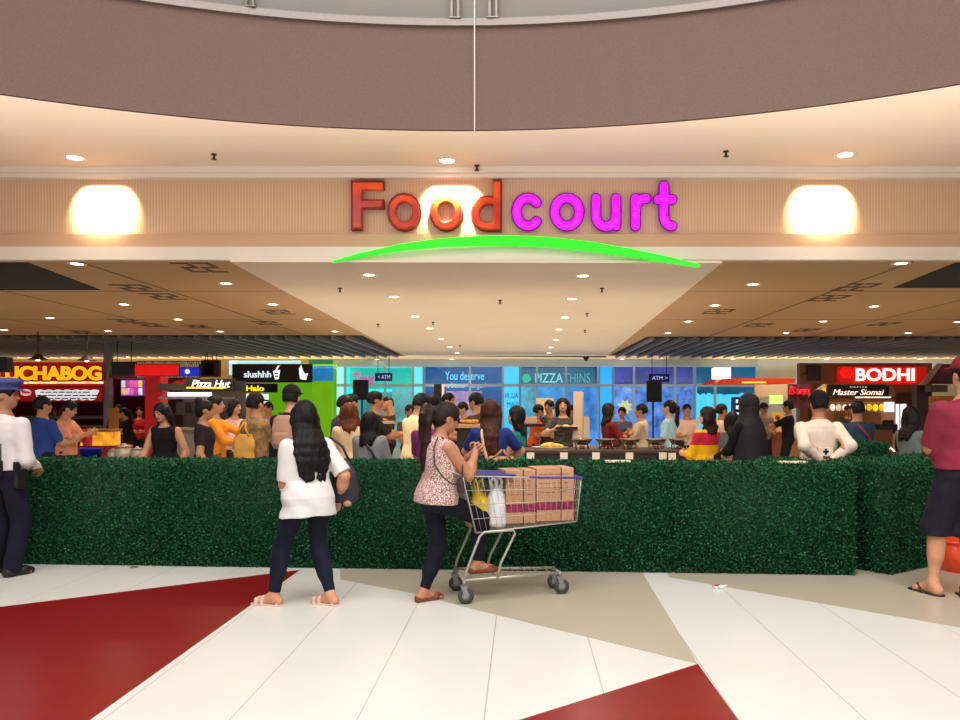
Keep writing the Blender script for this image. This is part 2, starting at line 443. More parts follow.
    # ---- trousers
    if bottom is not None and leg != 'bare':
        S = SDF()
        wz = z <= .60
        g = .006 if leg == 'slim' else .010
        S.loft(TT, z[wz]*H, (rx[wz]+g)*H*.985, (ry[wz]+g)*H*.985, None, cy[wz]*H, k)
        for i in (0,1):
            h, kn, a = [p*H for p in legs[i]]; bl = .6+.4*build
            if leg == 'slim': r = (.055*bl, .040*bl, .0265)
            elif leg == 'straight': r = (.060*bl, .047*bl, .041)
            else: r = (.064*bl, .062*bl, .060)
            f = 1.0 if leg_end < .2 else 0
            S.cone(h, kn, r[0]*H, r[1]*H, k)
            if f:
                en = kn+(a-kn)*(1.0 if leg == 'straight' else .93)
                S.cone(kn, en, r[1]*H, r[2]*H, .012*H)
                if leg == 'slim': back = -nrm(kneep)*.010*H; S.cone(kn+(a-kn)*.18+back, kn+(a-kn)*.5+back, .034*H*bl, .029*H*bl, .03*H)
                S.add((lambda xx, yy, zz_, q=kn+(a-kn)*.92, dd=nrm(a-kn): np.maximum(np.sqrt((xx-q[0])**2+(yy-q[1])**2+(zz_-q[2])**2)-.04*H, -((xx-q[0])*dd[0]+(yy-q[1])*dd[1]+(zz_-q[2])*dd[2]))) , kn+(a-kn)*.92-.04*H, kn+(a-kn)*.92+.04*H, 0, 's') if leg == 'slim' else None
            else:
                S.cone(kn, kn+(a-kn)*.25, r[1]*H, r[2]*H, .012*H)
                S.clip((0,0,leg_end*H), (0,0,-1.))
        P, Q = S.mesh(vox, fold*.7*H/1.6, seed=(x or 0)*.11+3)
        obj('trousers' if leg_end < .2 else 'shorts', to_mesh('trousers', P, Q), bottom_mat or cloth(bottom, .25), root, world=False)
    # ---- footwear
    for i in (0,1):
        if foot == 'none': break
        a, fd, sole = fz[i]; S = SDF(); sd = np.array([fd[1], -fd[0], 0])
        p = lambda f, u, zc: np.array([a[0], a[1], sole])+fd*f*H+sd*u*H+np.array([0,0,zc*H])
        if foot == 'shoe':
            S.cone(p(-.022,0,.022), p(.06,0,.020), .026*H, .024*H, .02*H); S.cone(p(.06,0,.018), p(.095,0,.016), .025*H, .019*H, .02*H)
            S.cone(p(0,0,.045), p(-.01,0,.028), .025*H, .025*H, .02*H); S.clip(p(0,0,.058), (0,0,1.)); S.clip(p(0,0,.0), (0,0,-1.))
        elif foot == 'flat':
            S.cone(p(-.024,0,.016), p(.07,0,.013), .0245*H, .023*H, .02*H); S.cone(p(.07,0,.012), p(.098,0,.011), .024*H, .016*H, .02*H)
            S.add((lambda xx, yy, zz_, c=p(.018,0,.045): ((xx-c[0])**2+(yy-c[1])**2+((zz_-c[2])*.85)**2)**.5-.030*H), p(.018,0,.045)-.04*H, p(.018,0,.045)+.04*H, 0, 's')
            S.clip(p(0,0,.036), (0,0,1.)); S.clip(p(0,0,.0), (0,0,-1.))
        else:
            S.cone(p(-.026,0,-.001), p(.098,0,-.001), .026*H, .025*H, .01*H); S.clip(p(0,0,.007), (0,0,1.)); S.clip(p(0,0,-.007), (0,0,-1.))
            if foot == 'sandal':
                for f0 in (.052,.082): S.chain([p(f0,-.027,.004), p(f0+.004,-.018,.028), p(f0+.004,0,.037-.05*(f0-.05)*6), p(f0+.004,.018,.028), p(f0,.027,.004)], [.0085*H]*5, .006*H)
                S.chain([p(-.02,-.022,.004), p(-.03,-.012,.026), p(-.034,0,.03), p(-.03,.012,.026), p(-.02,.022,.004)], [.006*H]*5, .004*H)
            else:
                S.chain([p(.085,0,.02), p(.065,-.012,.034), p(.03,-.027,.004)], [.006*H]*3, .004*H); S.chain([p(.085,0,.02), p(.065,.012,.034), p(.03,.027,.004)], [.006*H]*3, .004*H)
        P, Q = S.mesh(min(vox, .009))
        obj({'shoe':'shoe','flat':'shoe','sandal':'sandal','flip':'flip_flop'}[foot], to_mesh('shoe', P, Q), mat('footwear', shoe, .55, 0, .12, 40), root, world=False)
    # ---- hair
    S = SDF(); r = random.Random(int((x or 0)*13+Y*7))
    if hair != 'bald':
        S.ell(Th((0,-.008,.950))*H, np.array([.056,.066,.062])*H, Rh, .01*H)
        S.ell(Th((0,-.034,.918))*H, np.array([.048,.040,.050])*H, Rh, .015*H)
        S.ell(Th((0,.066,.912))*H, np.array([.044,.046,.054])*H, Rh, 0, 's')
        for s in sg:
            if hair in ('short','bun','pony'): S.ell(Th((s*.056,.012,.905))*H, np.array([.022,.038,.040])*H, Rh, 0, 's')
        if hair in ('short',):
            S.add((lambda xx, yy, zz_, q=Th((0,0,.892))*H, dd=Rh@np.array([0,.25,1.]): ((xx-q[0])*dd[0]+(yy-q[1])*dd[1]+(zz_-q[2])*dd[2])), Th((0,0,.85))*H-.12*H, Th((0,0,.88))*H+.12*H, 0, 's')
        if hair in ('long','bob'):
            ze = hair_end; zt = .955; m = (zt+ze)/2
            # from the crown down over the back; the upper rows turn with the head, the lower ones with the torso
            rows = []
            for f in np.linspace(0, 1, 9):
                zc = zt+(ze-zt)*f; w = np.interp(f, [0,.25,.6,1], [.050,.060,.062,.048]) if hair == 'long' else np.interp(f, [0,.4,.8,1], [.052,.060,.062,.055])
                byt = np.interp(zc, z, -(ry-cy))-.018 if zc < .83 else None
                hy = -.030-.02*min(1, max(0, (.93-zc)/.1))
                if zc >= .83: rows.append((Th((0,hy,zc)), w, .036 if zc > .88 else .026))
                else: rows.append((Tt((0, min(byt, hy), zc)), w, .020))
            nst = 13
            for q in range(nst):
                u = (q-(nst-1)/2)/((nst-1)/2)
                ends = len(rows)-r.choice([0,0,1]) ; pts = []; rs = []
                for n_, (c_, w_, d_) in enumerate(rows[:ends]):
                    R_ = Rh if n_ < 4 else Rt
                    wig = .004*math.sin(n_*1.3+q*2.1)
                    pts.append((c_+R_@np.array([u*w_*(.86 if n_ < 3 else .86*(1+(hair_w-1)*min(1,(n_-2)/3)))+wig, .45*w_*u*u*(1 if n_ < 6 else .5), 0]))*H); rs.append(d_*(.62 if n_ < len(rows)-2 else .35)*H)
                pts.append(pts[-1]+np.array([r.uniform(-.008,.008)*H, 0, -r.uniform(.01,.05)*H])); rs.append(.0035*H)
                S.chain(pts, rs, .012*H)
            for s in sg:
                S.chain([Th((s*.046,.0,.955))*H, Th((s*.056,.004,.905))*H, Th((s*.056,-.008,.865))*H, Tt((s*.062,-.014,max(.80, ze+.03)))*H], [.018*H,.018*H,.017*H,.010*H], .012*H)
        if hair == 'pony':
            c0 = Th((0,-.066,.945)); S.ell(c0*H, np.array([.022,.022,.024])*H, None, .012*H)
            for q in range(7):
                u = (q-3)/3
                pts = [c0, Th((u*.014,-.090,.93)), Th((u*.018,-.088,.88)), Tt((u*.022,-.080,.80)), Tt((u*.018,-.088,(.80+hair_end)/2)), Tt((u*.006,-.088,hair_end+r.uniform(-.02,.02)))]
                S.chain([p*H for p in pts], [.012*H,.014*H,.015*H,.014*H,.011*H,.003*H], .01*H)
        if hair == 'bun': S.ell(Th((0,-.052,.998))*H, np.array([.030,.030,.027])*H, None, .01*H)
        if hair == 'veil':
            S.ell(Th((0,-.006,.948))*H, np.array([.064,.074,.068])*H, Rh, .01*H)
            S.loft(TT, np.array([hair_end, .60, .74, .80, .85, .90])*H, np.array([.145,.128,.124,.112,.070,.058])*H, np.array([.12,.105,.10,.085,.070,.058])*H, None, np.array([-.03,-.02,-.012,-.01,-.008,-.006])*H, .03*H)
            S.ell(Th((0,.070,.918))*H, np.array([.036,.050,.050])*H, Rh, 0, 's')
        P, Q = S.mesh(vox if hair != 'short' else min(vox, .010), .0016*H if hair in ('long','pony') else 0, seed=Y)
        obj('veil' if hair == 'veil' else 'hair', to_mesh('hair', P, Q), hm, root, world=False)
    if cap:
        S = SDF()
        if cap.get('kind') == 'peaked':                                              # a uniform cap: band, wide crown, peak
            c0 = Th((0,-.004,.962))*H; T2 = (Rh, c0)
            S.loft(T2, np.array([-.004,.016])*H, np.array([.056,.057])*H, np.array([.066,.067])*H, None, None, .004, n=2)
            S.loft(T2, np.array([.014,.034,.048,.060])*H, np.array([.058,.078,.076,.040])*H, np.array([.068,.088,.086,.050])*H, None, np.array([0,.002,.004,.004])*H, .01, n=2)
            S.ell(Th((0,.058,.962))*H, np.array([.046,.046,.005])*H, Rh@rotx(-.30), .004)
        else:
            S.ell(Th((0,-.006,.958))*H, np.array([.059,.068,.062])*H, Rh, .01*H)
            S.add((lambda xx, yy, zz_, q=Th((0,0,.955))*H, dd=Rh@np.array([0,-.05,1.]): ((xx-q[0])*dd[0]+(yy-q[1])*dd[1]+(zz_-q[2])*dd[2])), Th((0,0,.9))*H-.2*H, Th((0,0,.955))*H+.12*H, 0, 's')
            S.ell(Th((0,.076,.958))*H, np.array([.042,.046,.006])*H, Rh@rotx(-.12), .004)
        P, Q = S.mesh(min(vox, .009)); obj('cap', to_mesh('cap', P, Q), cloth(cap['col']), root, world=False)
    Rw = rotz(math.radians(face))
    def wd(p): return Vector((Rw@(np.array(p)*H)+np.array([px, Y, 0])).tolist())
    return {'root': root, 'wd': wd, 'arms': arms, 'frames': frames, 'Tt': Tt, 'Th': Th, 'H': H, 'face': face}

def soft(name, S, m, label, cat, vox=.008, fold=0, group=None, parent=None):
    P, Q = S.mesh(vox, fold)
    o = obj(name, to_mesh(name, P, Q), m, parent)
    if parent is None: tag(o, label, cat, group); center(o)
    return o
# ------------------------------------------------------------------ the setting
YB = 9.0                                    # depth of the sign bulkhead
ZC = 3.20                                   # food court ceiling
ZS = EYE+235*YB/F                           # mall soffit, 4.26
ZT = ZS+1.30                                # top of the curved fascia
def floor_mat():
    m = bpy.data.materials.new('polished_white_tile'); m.use_nodes = True
    nt = m.node_tree; N = nt.nodes; L = nt.links; b = N['Principled BSDF']
    tc = N.new('ShaderNodeTexCoord'); sp = N.new('ShaderNodeSeparateXYZ'); L.new(tc.outputs['Object'], sp.inputs[0])
    def M(op, a, b_=None, c=None):
        n = N.new('ShaderNodeMath'); n.operation = op
        for i, v in enumerate((a, b_, c)):
            if v is None: continue
            if isinstance(v, (int, float)): n.inputs[i].default_value = v
            else: L.new(v, n.inputs[i])
        return n.outputs[0]
    def line(out, off, step, w):
        t = M('FRACT', M('DIVIDE', M('ADD', out, off), step))
        return M('LESS_THAN', M('MINIMUM', t, M('SUBTRACT', 1.0, t)), w/step)
    lx = line(sp.outputs['X'], .187, .6265, .0030); ly = line(sp.outputs['Y'], -4.668+12.53, 1.253, .0018)
    nz = N.new('ShaderNodeTexNoise'); nz.inputs['Scale'].default_value = 1.3; L.new(tc.outputs['Object'], nz.inputs['Vector'])
    rp = N.new('ShaderNodeValToRGB'); rp.color_ramp.elements[0].color = lin((203,202,196)); rp.color_ramp.elements[1].color = lin((212,211,205))
    L.new(nz.outputs['Fac'], rp.inputs['Fac'])
    mx = N.new('ShaderNodeMix'); mx.data_type = 'RGBA'; L.new(M('MAXIMUM', lx, M('MULTIPLY', ly, .35)), mx.inputs['Factor'])
    L.new(rp.outputs['Color'], mx.inputs['A']); mx.inputs['B'].default_value = lin((160,156,146)); L.new(mx.outputs['Result'], b.inputs['Base Color'])
    b.inputs['Roughness'].default_value = .30; b.inputs['Specular IOR Level'].default_value = .35
    return m
bm = BM(); box(bm, -20, 18, -8, 31, -.2, 0); struct('floor', bm, floor_mat())
def fl(x, y): return atz(x, y, 0)
def inlay(name, pts, m):
    bm = BM(); prism(bm, [(p[0], p[1], .0005) for p in pts], (0,0,.0012)); struct(name, bm, m)
red = mat('red_tile', (122,11,20), .28, 0, .06, 8); beige = mat('beige_tile', (176,167,148), .3, 0, .03, 3)
def ray(a, b, t): return a+(b-a)*t
A = fl(300,570); L1 = fl(0,607); L2 = fl(90,720)
inlay('trim_1', [A, ray(A, L1, 2.5), ray(A, L2, 2.8)], red)
A = fl(698,664); inlay('trim_2', [A, ray(A, fl(520,720), 4), ray(A, fl(738,720), 4)], red)
T = fl(640,573.5); inlay('trim_3', [fl(340,579.5), fl(412,593), fl(480,611), fl(698,664), fl(640,568)+Vector((0,.3,0)), fl(340,568)], beige)
A = fl(668,577); B_ = fl(960,627.5); inlay('trim_4', [A, ray(A, B_, 2.2), fl(1400,590), fl(900,560), fl(668,566)], beige)

# walls that close the hall
wall = mat('warm_wall', (205,180,150), .8, 0, .03, 4)
bm = BM(); box(bm, -19.2, -19, YB, 30, 0, ZC); struct('wall_left', bm, wall)
bm = BM(); box(bm, 16, 16.2, YB, 30, 0, ZC); struct('wall_right', bm, wall)
# curved mall slab: soffit, fascia, lip and balustrade
def arc_fit():
    z = ZS-EYE; P = [((x-CX)/F*(z*F/(405-y)), z*F/(405-y)) for x, y in ((0,95),(490,131),(960,85))]
    (ax, ay), (bx, by), (cx, cy) = P
    d = 2*(ax*(by-cy)+bx*(cy-ay)+cx*(ay-by))
    ux = ((ax**2+ay**2)*(by-cy)+(bx**2+by**2)*(cy-ay)+(cx**2+cy**2)*(ay-by))/d
    uy = ((ax**2+ay**2)*(cx-bx)+(bx**2+by**2)*(ax-cx)+(cx**2+cy**2)*(bx-ax))/d
    return ux, uy, math.hypot(ax-ux, ay-uy)
ax_, ay_, AR = arc_fit()
ang = [math.radians(a) for a in np.linspace(8, 172, 83)]
arc = [Vector((ax_+AR*math.cos(a), ay_+AR*math.sin(a), 0)) for a in ang]
soffit = mat('soffit_paint', (228,208,190), .75, 0, .02, 2)
bm = BM()
lo = [bm.verts.new((p.x, p.y, ZS)) for p in arc]; hi = [bm.verts.new((p.x, max(YB, p.y+.02), ZS)) for p in arc]
for i in range(len(arc)-1): bm.faces.new((lo[i], lo[i+1], hi[i+1], hi[i]))
box(bm, arc[0].x, 16, arc[0].y, YB, ZS, ZS+.02); box(bm, -19, arc[-1].x, arc[-1].y, YB, ZS, ZS+.02)
struct('ceiling_soffit', bm, soffit)
def arcwall(bm, R, z0, z1, th=.12):
    pts = [(Vector((ax_+R*math.cos(a), ay_+R*math.sin(a), 0)), Vector((ax_+(R+th)*math.cos(a), ay_+(R+th)*math.sin(a), 0))) for a in ang]
    rows = [[bm.verts.new((p.x, p.y, z)) for p, z in ((a, z0), (b, z0), (b, z1), (a, z1))] for a, b in pts]
    for A_, B2 in zip(rows, rows[1:]):
        for k in range(4): bm.faces.new((A_[k], A_[(k+1) % 4], B2[(k+1) % 4], B2[k]))
zt = EYE+(405-20)*(ay_+AR)/F
taupe = mat('taupe_plaster', (98,78,70), .9, 0, .10, 60, .15)
bm = BM(); arcwall(bm, AR, ZS+.012, zt-.07, .3); struct('wall_fascia', bm, taupe)
steel = mat('brushed_steel', (120,112,106), .4, .6, .05, 30)
bm = BM(); arcwall(bm, AR-.035, zt-.07, zt, .36); struct('trim_5', bm, steel)
bm = BM(); arcwall(bm, AR+.06, zt, zt+1.0, .02); struct('wall_balustrade', bm, mat('grey_balustrade', (98,90,82), .35, 0, .03, 3))
r0 = thing('balustrade_post', 'slim double steel post on the edge of the upper floor', 'post', (0,0,0), 0, 'posts of the upper floor balustrade'); posts = [250, 455, 493]
def up_post(px, first):
    # where the sight line of that column meets the rail circle
    t = (px-CX)/F; R = AR-.02
    a_, b_, c_ = t*t+1, -2*(ax_*t+ay_), ax_**2+ay_**2-R*R
    Y = (-b_+math.sqrt(b_*b_-4*a_*c_))/(2*a_); return Vector((t*Y, Y, zt))
bm = BM(); box(bm, -.045, -.02, -.02, .02, 0, 1.0, .004); box(bm, .02, .045, -.02, .02, 0, 1.0, .004); obj('upright', bm, steel, r0, world=False)
bm = BM(); box(bm, -.06, .06, -.03, .03, 0, .012); obj('foot_plate', bm, steel, r0, world=False)
for i, px in enumerate(posts):
    p = up_post(px, 0)
    if i == 0: r0.location = p; r0['label'] = 'double steel post of the upper balustrade standing alone, far from the hanging cable'
    else: dup(r0, p, ['double steel post of the upper balustrade, left of the thin hanging cable', 'double steel post of the upper balustrade, right of the thin hanging cable'][i-1])
# thin cable before the fascia
bm = BM(); Yc = ay_+AR-.06; p = W(474.5, 131, Yc); tube(bm, [(p.x, Yc, p.z), (p.x, Yc, p.z+3.2)], .006, 6)
tag(center(obj('hanging_cable', bm, mat('white_cable', (225,220,215), .5), None)), 'thin white vertical cable hanging in front of the curved brown fascia', 'cable')

# sign bulkhead, stepped
def bz(y): return EYE+(405-y)*YB/F
ribbed = bpy.data.materials.new('ribbed_beige_panel'); ribbed.use_nodes = True
nt = ribbed.node_tree; N = nt.nodes; L = nt.links; b = N['Principled BSDF']
tc = N.new('ShaderNodeTexCoord'); wv = N.new('ShaderNodeTexWave'); wv.inputs['Scale'].default_value = 9; wv.inputs['Distortion'].default_value = .3; wv.bands_direction = 'X'
L.new(tc.outputs['Object'], wv.inputs['Vector'])
rp = N.new('ShaderNodeValToRGB'); rp.color_ramp.elements[0].color = lin((198,164,134)); rp.color_ramp.elements[1].color = lin((211,177,146))
L.new(wv.outputs['Fac'], rp.inputs['Fac']); L.new(rp.outputs['Color'], b.inputs['Base Color']); b.inputs['Roughness'].default_value = .7
bp = N.new('ShaderNodeBump'); bp.inputs['Strength'].default_value = .15; bp.inputs['Distance'].default_value = .01; L.new(wv.outputs['Fac'], bp.inputs['Height']); L.new(bp.outputs['Normal'], b.inputs['Normal'])
cream = mat('cream_paint', (226,200,168), .7, 0, .02, 3); pale = mat('pale_paint', (222,212,198), .6, 0, .02, 3)
bm = BM(); box(bm, -19, 16, YB, YB+.02, bz(247), ZS+.3); struct('wall_bulkhead', bm, ribbed)
bm = BM(); box(bm, -19, 16, YB-.10, YB, bz(180), ZS); box(bm, -19, 16, YB-.14, YB-.10, bz(176), ZS); struct('trim_6', bm, pale)
bm = BM(); box(bm, -19, 16, YB-.06, YB, bz(248), bz(235)); struct('trim_7', bm, mat('tan_ledge', (196,160,128), .7, 0, .02, 3))
bm = BM(); box(bm, -19, 16, YB-.08, YB+.02, bz(261), bz(248)); struct('trim_8', bm, pale)

# food court ceiling
tan = bpy.data.materials.new('tan_ceiling_panels'); tan.use_nodes = True
nt = tan.node_tree; N = nt.nodes; L = nt.links; b = N['Principled BSDF']
tc = N.new('ShaderNodeTexCoord'); bk = N.new('ShaderNodeTexBrick'); bk.offset = 0; bk.inputs['Scale'].default_value = 1
bk.inputs['Brick Width'].default_value = 2.4; bk.inputs['Row Height'].default_value = 3.77; bk.inputs['Mortar Size'].default_value = .03
mp = N.new('ShaderNodeMapping'); mp.inputs['Location'].default_value = (.3, 0, 0); L.new(tc.outputs['Object'], mp.inputs['Vector']); L.new(mp.outputs['Vector'], bk.inputs['Vector'])
bk.inputs['Color1'].default_value = lin((176,140,98)); bk.inputs['Color2'].default_value = lin((184,148,104)); bk.inputs['Mortar'].default_value = lin((118,90,60))
L.new(bk.outputs['Color'], b.inputs['Base Color']); b.inputs['Roughness'].default_value = .8
bm = BM(); box(bm, -19, 16, YB+.02, 30, ZC, ZC+.1); struct('ceiling', bm, tan)
white_c = mat('white_ceiling', (226,210,190), .75, 0, .02, 2)
def ceil_poly(name, px, z, m, dz=.02):
    bm = BM(); prism(bm, [atz(x, y, z) for x, y in px], (0,0,dz)); return struct(name, bm, m)
ceil_poly('ceiling_center', [(230,262),(722,263),(605,357.5),(405,356)], ZC-.03, white_c, .03)
bm = BM(); a = atz(405,356,ZC-.03); box(bm, -19, 16, a.y, 28.2, ZC-.03, ZC); struct('ceiling_far', bm, mat('far_ceiling', (220,188,146), .75, 0, .02, 2))
dark = mat('recess_shade', (26,20,18), .9, 0, .1, 5)  # near-black colour carries the shade of ceiling recesses and slat gaps
bm = BM(); g0, g1 = atz(0,336,ZC-.004), atz(0,355.5,ZC-.004)
for name, poly in (('ceiling_recess_shade_left', [(-420,263),(28,263),(100,290),(-420,291)]), ('ceiling_recess_shade_right', [(1400,263),(956,263),(893,288),(1400,289)])):
    ceil_poly(name, poly, ZC-.008, dark, .008)  # flat dark sheets on the ceiling, recess shade put into their colour
bm.free()
# slatted grilles on both sides
for side, poly in (('left', [(-300,335),(362,335.5),(402,355.8),(-300,355.5)]), ('right', [(1300,336),(647,337),(607,357),(1300,356)])):
    c = [atz(x, y, ZC-.006) for x, y in poly]
    g = thing('ceiling_grille', f'dark slatted ceiling grille over the stalls {"with the yellow lettered red sign" if side == "left" else "with the white lettered red sign"}', 'ceiling grille', (sum(p.x for p in c)/4, sum(p.y for p in c)/4, ZC))
    bm = BM(); prism(bm, c, (0,0,.006)); obj('backing', bm, dark, g)
    bm = BM(); x0, x1 = min(p.x for p in c), max(p.x for p in c); y0, y1 = c[0].y, c[3].y
    xa, xb = c[1].x, c[2].x
    xi = min(xa, xb)-.12 if side == 'left' else max(xa, xb)+.12
    for k in range(46):
        x = xi-.36*k if side == 'left' else xi+.36*k
        if x < -18.8 or x > 15.8: break
        box(bm, x-.03, x+.03, y0+.1, y1-.1, ZC-.09, ZC-.006)
    obj('slat', bm, mat('grey_slat', (120,116,118), .45, .2, .05, 5), g)

# ------------------------------------------------------------------ lamps in the ceilings
def spot(loc, e, size, blend, col=(1,.82,.6), rad=.05, aim=None):
    d = bpy.data.lights.new('lamp', 'SPOT'); d.energy = e; d.spot_size = math.radians(size); d.spot_blend = blend; d.color = col; d.shadow_soft_size = rad
    o = bpy.data.objects.new('lamp', d); C.objects.link(o); o.location = loc
    if aim is not None: o.rotation_euler = (Vector(aim)-Vector(loc)).to_track_quat('-Z', 'Y').to_euler()
    return o
def wash(loc, aim):
    d = bpy.data.lights.new('lamp', 'AREA'); d.shape = 'RECTANGLE'; d.size = .40; d.size_y = .06; d.energy = 50; d.color = (1,.80,.50); d.spread = math.radians(63)
    o = bpy.data.objects.new('lamp', d); C.objects.link(o); o.location = loc; o.rotation_euler = (Vector(aim)-Vector(loc)).to_track_quat('-Z', 'Y').to_euler()
    spot((loc[0], YB-.45, ZS-.02), 50, 120, 1, (1,.82,.58), .05)
def area(loc, e, sx, sy, col=(1,1,1), rot=(0,0,0)):
    d = bpy.data.lights.new('lamp', 'AREA'); d.shape = 'RECTANGLE'; d.size = sx; d.size_y = sy; d.energy = e; d.color = col
    o = bpy.data.objects.new('lamp', d); C.objects.link(o); o.location = loc; o.rotation_euler = rot; return o
ring_m = mat('lamp_ring', (235,225,210), .4); bulb = mat('lamp_glow', (255,240,210), .5, emit=9)
def downlight(label, group, r=.09):
    t = thing('downlight', label, 'ceiling light', (0,0,0), 0, group)
    bm = BM(); lathe(bm, [(r*.78,0),(r*1.05,-.004),(r*1.25,-.002),(r*1.25,0),(r*.78,.0)], n=20); obj('trim_ring', bm, ring_m, t, world=False)
    bm = BM(); lathe(bm, [(0,-.001),(r*.8,-.001),(r*.8,-.0005)], n=20); obj('lens', bm, bulb, t, world=False)
    return t
d0 = downlight('bright round spotlight in the cream soffit above the wide sign', 'soffit spotlights', .10)
SOF = [((75,158), 'bright round soffit spotlight over the plain panel left of the big sign'), ((447,161), 'bright round soffit spotlight above the second o of the big sign'), ((845,155), 'bright round soffit spotlight over the plain panel right of the big sign')]
for i, ((x, y), lb) in enumerate(SOF):
    p = atz(x, y, ZS-.001)
    if i == 0: d0.location = p; d0['label'] = lb
    else: dup(d0, p, lb)
    dx = (.10,.03,-.05)[i]; wash((p.x+dx, YB-.30, ZS-.135), (p.x+dx, YB, ZS-.40))
d1 = downlight('recessed round downlight in the pale middle ceiling panel', 'downlights in the pale middle ceiling', .085)
CEN = [(369,275),(394,297),(415,316.5),(430,328.5),(441,339),(450,347),(457,353),(583,276),(572,299),(565,317.5),(559,329.5),(556,340),(551,347.5),(549,353)]
for i, (x, y) in enumerate(CEN):
    p = atz(x, y, ZC-.031); lab = None
    if i == 0: d1.location = p
    else: dup(d1, p)
    if i in (0,1,2,4,7,8,9,11): spot((p.x, p.y, ZC-.05), 150, 150, 1, (1,.84,.62), .06)
d2 = downlight('recessed round downlight in the tan side ceiling', 'downlights in the tan side ceilings', .085)
SID = [(77,264),(226,283.5),(124,304.5),(273,304.5),(50,318),(178,319.5),(308,319.5),(4,330),(108,331),(220,331.5),(335,331.5),(901,263.5),(753,284.5),(715,305.5),(874,306.5),(688,321.5),(823,321.5),(668,333),(786,333),(908,333),(958,322)]
for i, (x, y) in enumerate(SID):
    p = atz(x, y, ZC-.001)
    if i == 0: d2.location = p
    else: dup(d2, p)
    if i in (1,2,3,5,8,9,12,13,14,16,18,19): spot((p.x, p.y, ZC-.03), 150, 150, 1, (1,.80,.55), .06)
d3 = downlight('small downlight in the far strip of ceiling above the stalls', 'downlights in the far ceiling strip', .1)
for i, (x, y) in enumerate([(128,357),(210,357.3),(293,358),(377,359.5),(452,362),(622,364-3),(660,358),(733,360),(827,360.5),(920,360.5)]):
    p = atz(x, min(y, 362.5), ZC-.031)
    if p.y > 28: p = Vector((p.x/p.y*27.6, 27.6, p.z))
    if i == 0: d3.location = p
    else: dup(d3, p)
    if i % 2 == 0: spot((p.x, p.y-.5, ZC-.06), 130, 150, 1, (1,.84,.62), .06)
# little fittings
def sprinkler(label):
    t = thing('ceiling_sprinkler', label, 'sprinkler', (0,0,0)); m = mat('dark_metal', (50,44,40), .4, .6)
    bm = BM(); lathe(bm, [(.03,0),(.03,-.012),(.012,-.016),(.012,-.05),(0,-.05)], n=12); obj('body', bm, m, t, world=False)
    bm = BM(); lathe(bm, [(0,-.055),(.03,-.055),(.03,-.06),(0,-.06)], n=12); obj('deflector', bm, m, t, world=False); return t
s0 = None
for (x, y), z, lb in (((214,154), ZS, 'small dark sprinkler in the cream soffit, the one on the left half'), ((726,151), ZS, 'small dark sprinkler in the cream soffit, the one right of the big sign'), ((477,169), ZS, 'small dark sprinkler beside the lamp glow above the big sign')):
    p = atz(x, y, z)
    if p.y > YB-.15: p = Vector(((x-CX)/F*(YB-.18), YB-.18, z))
    if s0 is None: s0 = sprinkler(lb); s0.location = p
    else: dup(s0, p, lb)
s1 = None
for x, y in ((340,288),(433,322),(602,288),(587,313),(378,324),(500,300),(460,345),(585,330)):
    p = atz(x, y, ZC-.03); lb = 'tiny dark sprinkler in the pale middle ceiling panel'
    if s1 is None: s1 = sprinkler(lb); s1.location = p; s1['group'] = 'sprinklers in the pale middle ceiling'
    else: dup(s1, p)
# zigzag air slots
def vent():
    t = thing('ceiling_vent', 'dark zigzag air slot in the tan side ceiling', 'air vent', (0,0,0), 0, 'zigzag air slots in the tan ceilings')
    bm = BM()
    for q in (-1,1):
        o = q*.22
        for x0, x1, y0, y1 in ((-.19,.19,.42,.52),(-.19,-.09,.02,.5),(-.19,.19,-.05,.05),(.09,.19,-.5,-.02),(-.19,.19,-.52,-.42)): box(bm, .55*(o+x0), .55*(o+x1), .62*y0, .62*y1, -.006, 0)
    obj('slot', bm, mat('brown_slot', (84,62,42), .8), t, world=False); return t
v0 = vent()
for i, (x, y) in enumerate([(136,288),(164,296.5),(127,321),(197,326.5),(267,323),(278,312),(200,267.5),(81,332),(151,325),(856,287),(829,298),(718,311.5),(758,325),(883,324),(806,330)]):
    p = atz(x, y, ZC-.001)
    if i == 0: v0.location = p
    else: dup(v0, p)
# camera dome
t = thing('ceiling_camera', 'small black camera dome under the far white ceiling', 'security camera', atz(586, 356.5, ZC-.03)); m = mat('black_plastic', (18,18,20), .3)
bm = BM(); lathe(bm, [(.09,0),(.1,-.05),(.09,-.06)], n=16); obj('base', bm, m, t, world=False)
bm = BM(); lathe(bm, [(.085,-.06),(.075,-.11),(.045,-.15),(0,-.165)], n=16); obj('dome', bm, m, t, world=False)
# pendants over the left stall
pd = None
for x, y, Yp, lb in ((38,360,17.5,'dark metal pendant lamp over the yellow lettered sign, the one nearer the guard'), (87,361,17.5,'dark metal pendant lamp over the end letter of the yellow sign')):
    p = W(x, y, Yp)
    if pd is None:
        t = pd = thing('pendant_lamp', lb, 'lamp', p); dm = mat('bronze_shade', (70,54,40), .4, .5)
        bm = BM(); lathe(bm, [(.20,0),(.19,.02),(.10,.07),(.07,.13),(.0,.14)], n=20); obj('shade', bm, dm, t, world=False)
        bm = BM(); lathe(bm, [(0,-.02),(.04,-.01),(.05,.03),(.03,.05)], n=12); obj('bulb', bm, bulb, t, world=False)
        bm = BM(); tube(bm, [(0,0,.13),(0,0,ZC-p.z)], .012, 6); obj('stem', bm, dm, t, world=False)
    else: dup(pd, p, lb)

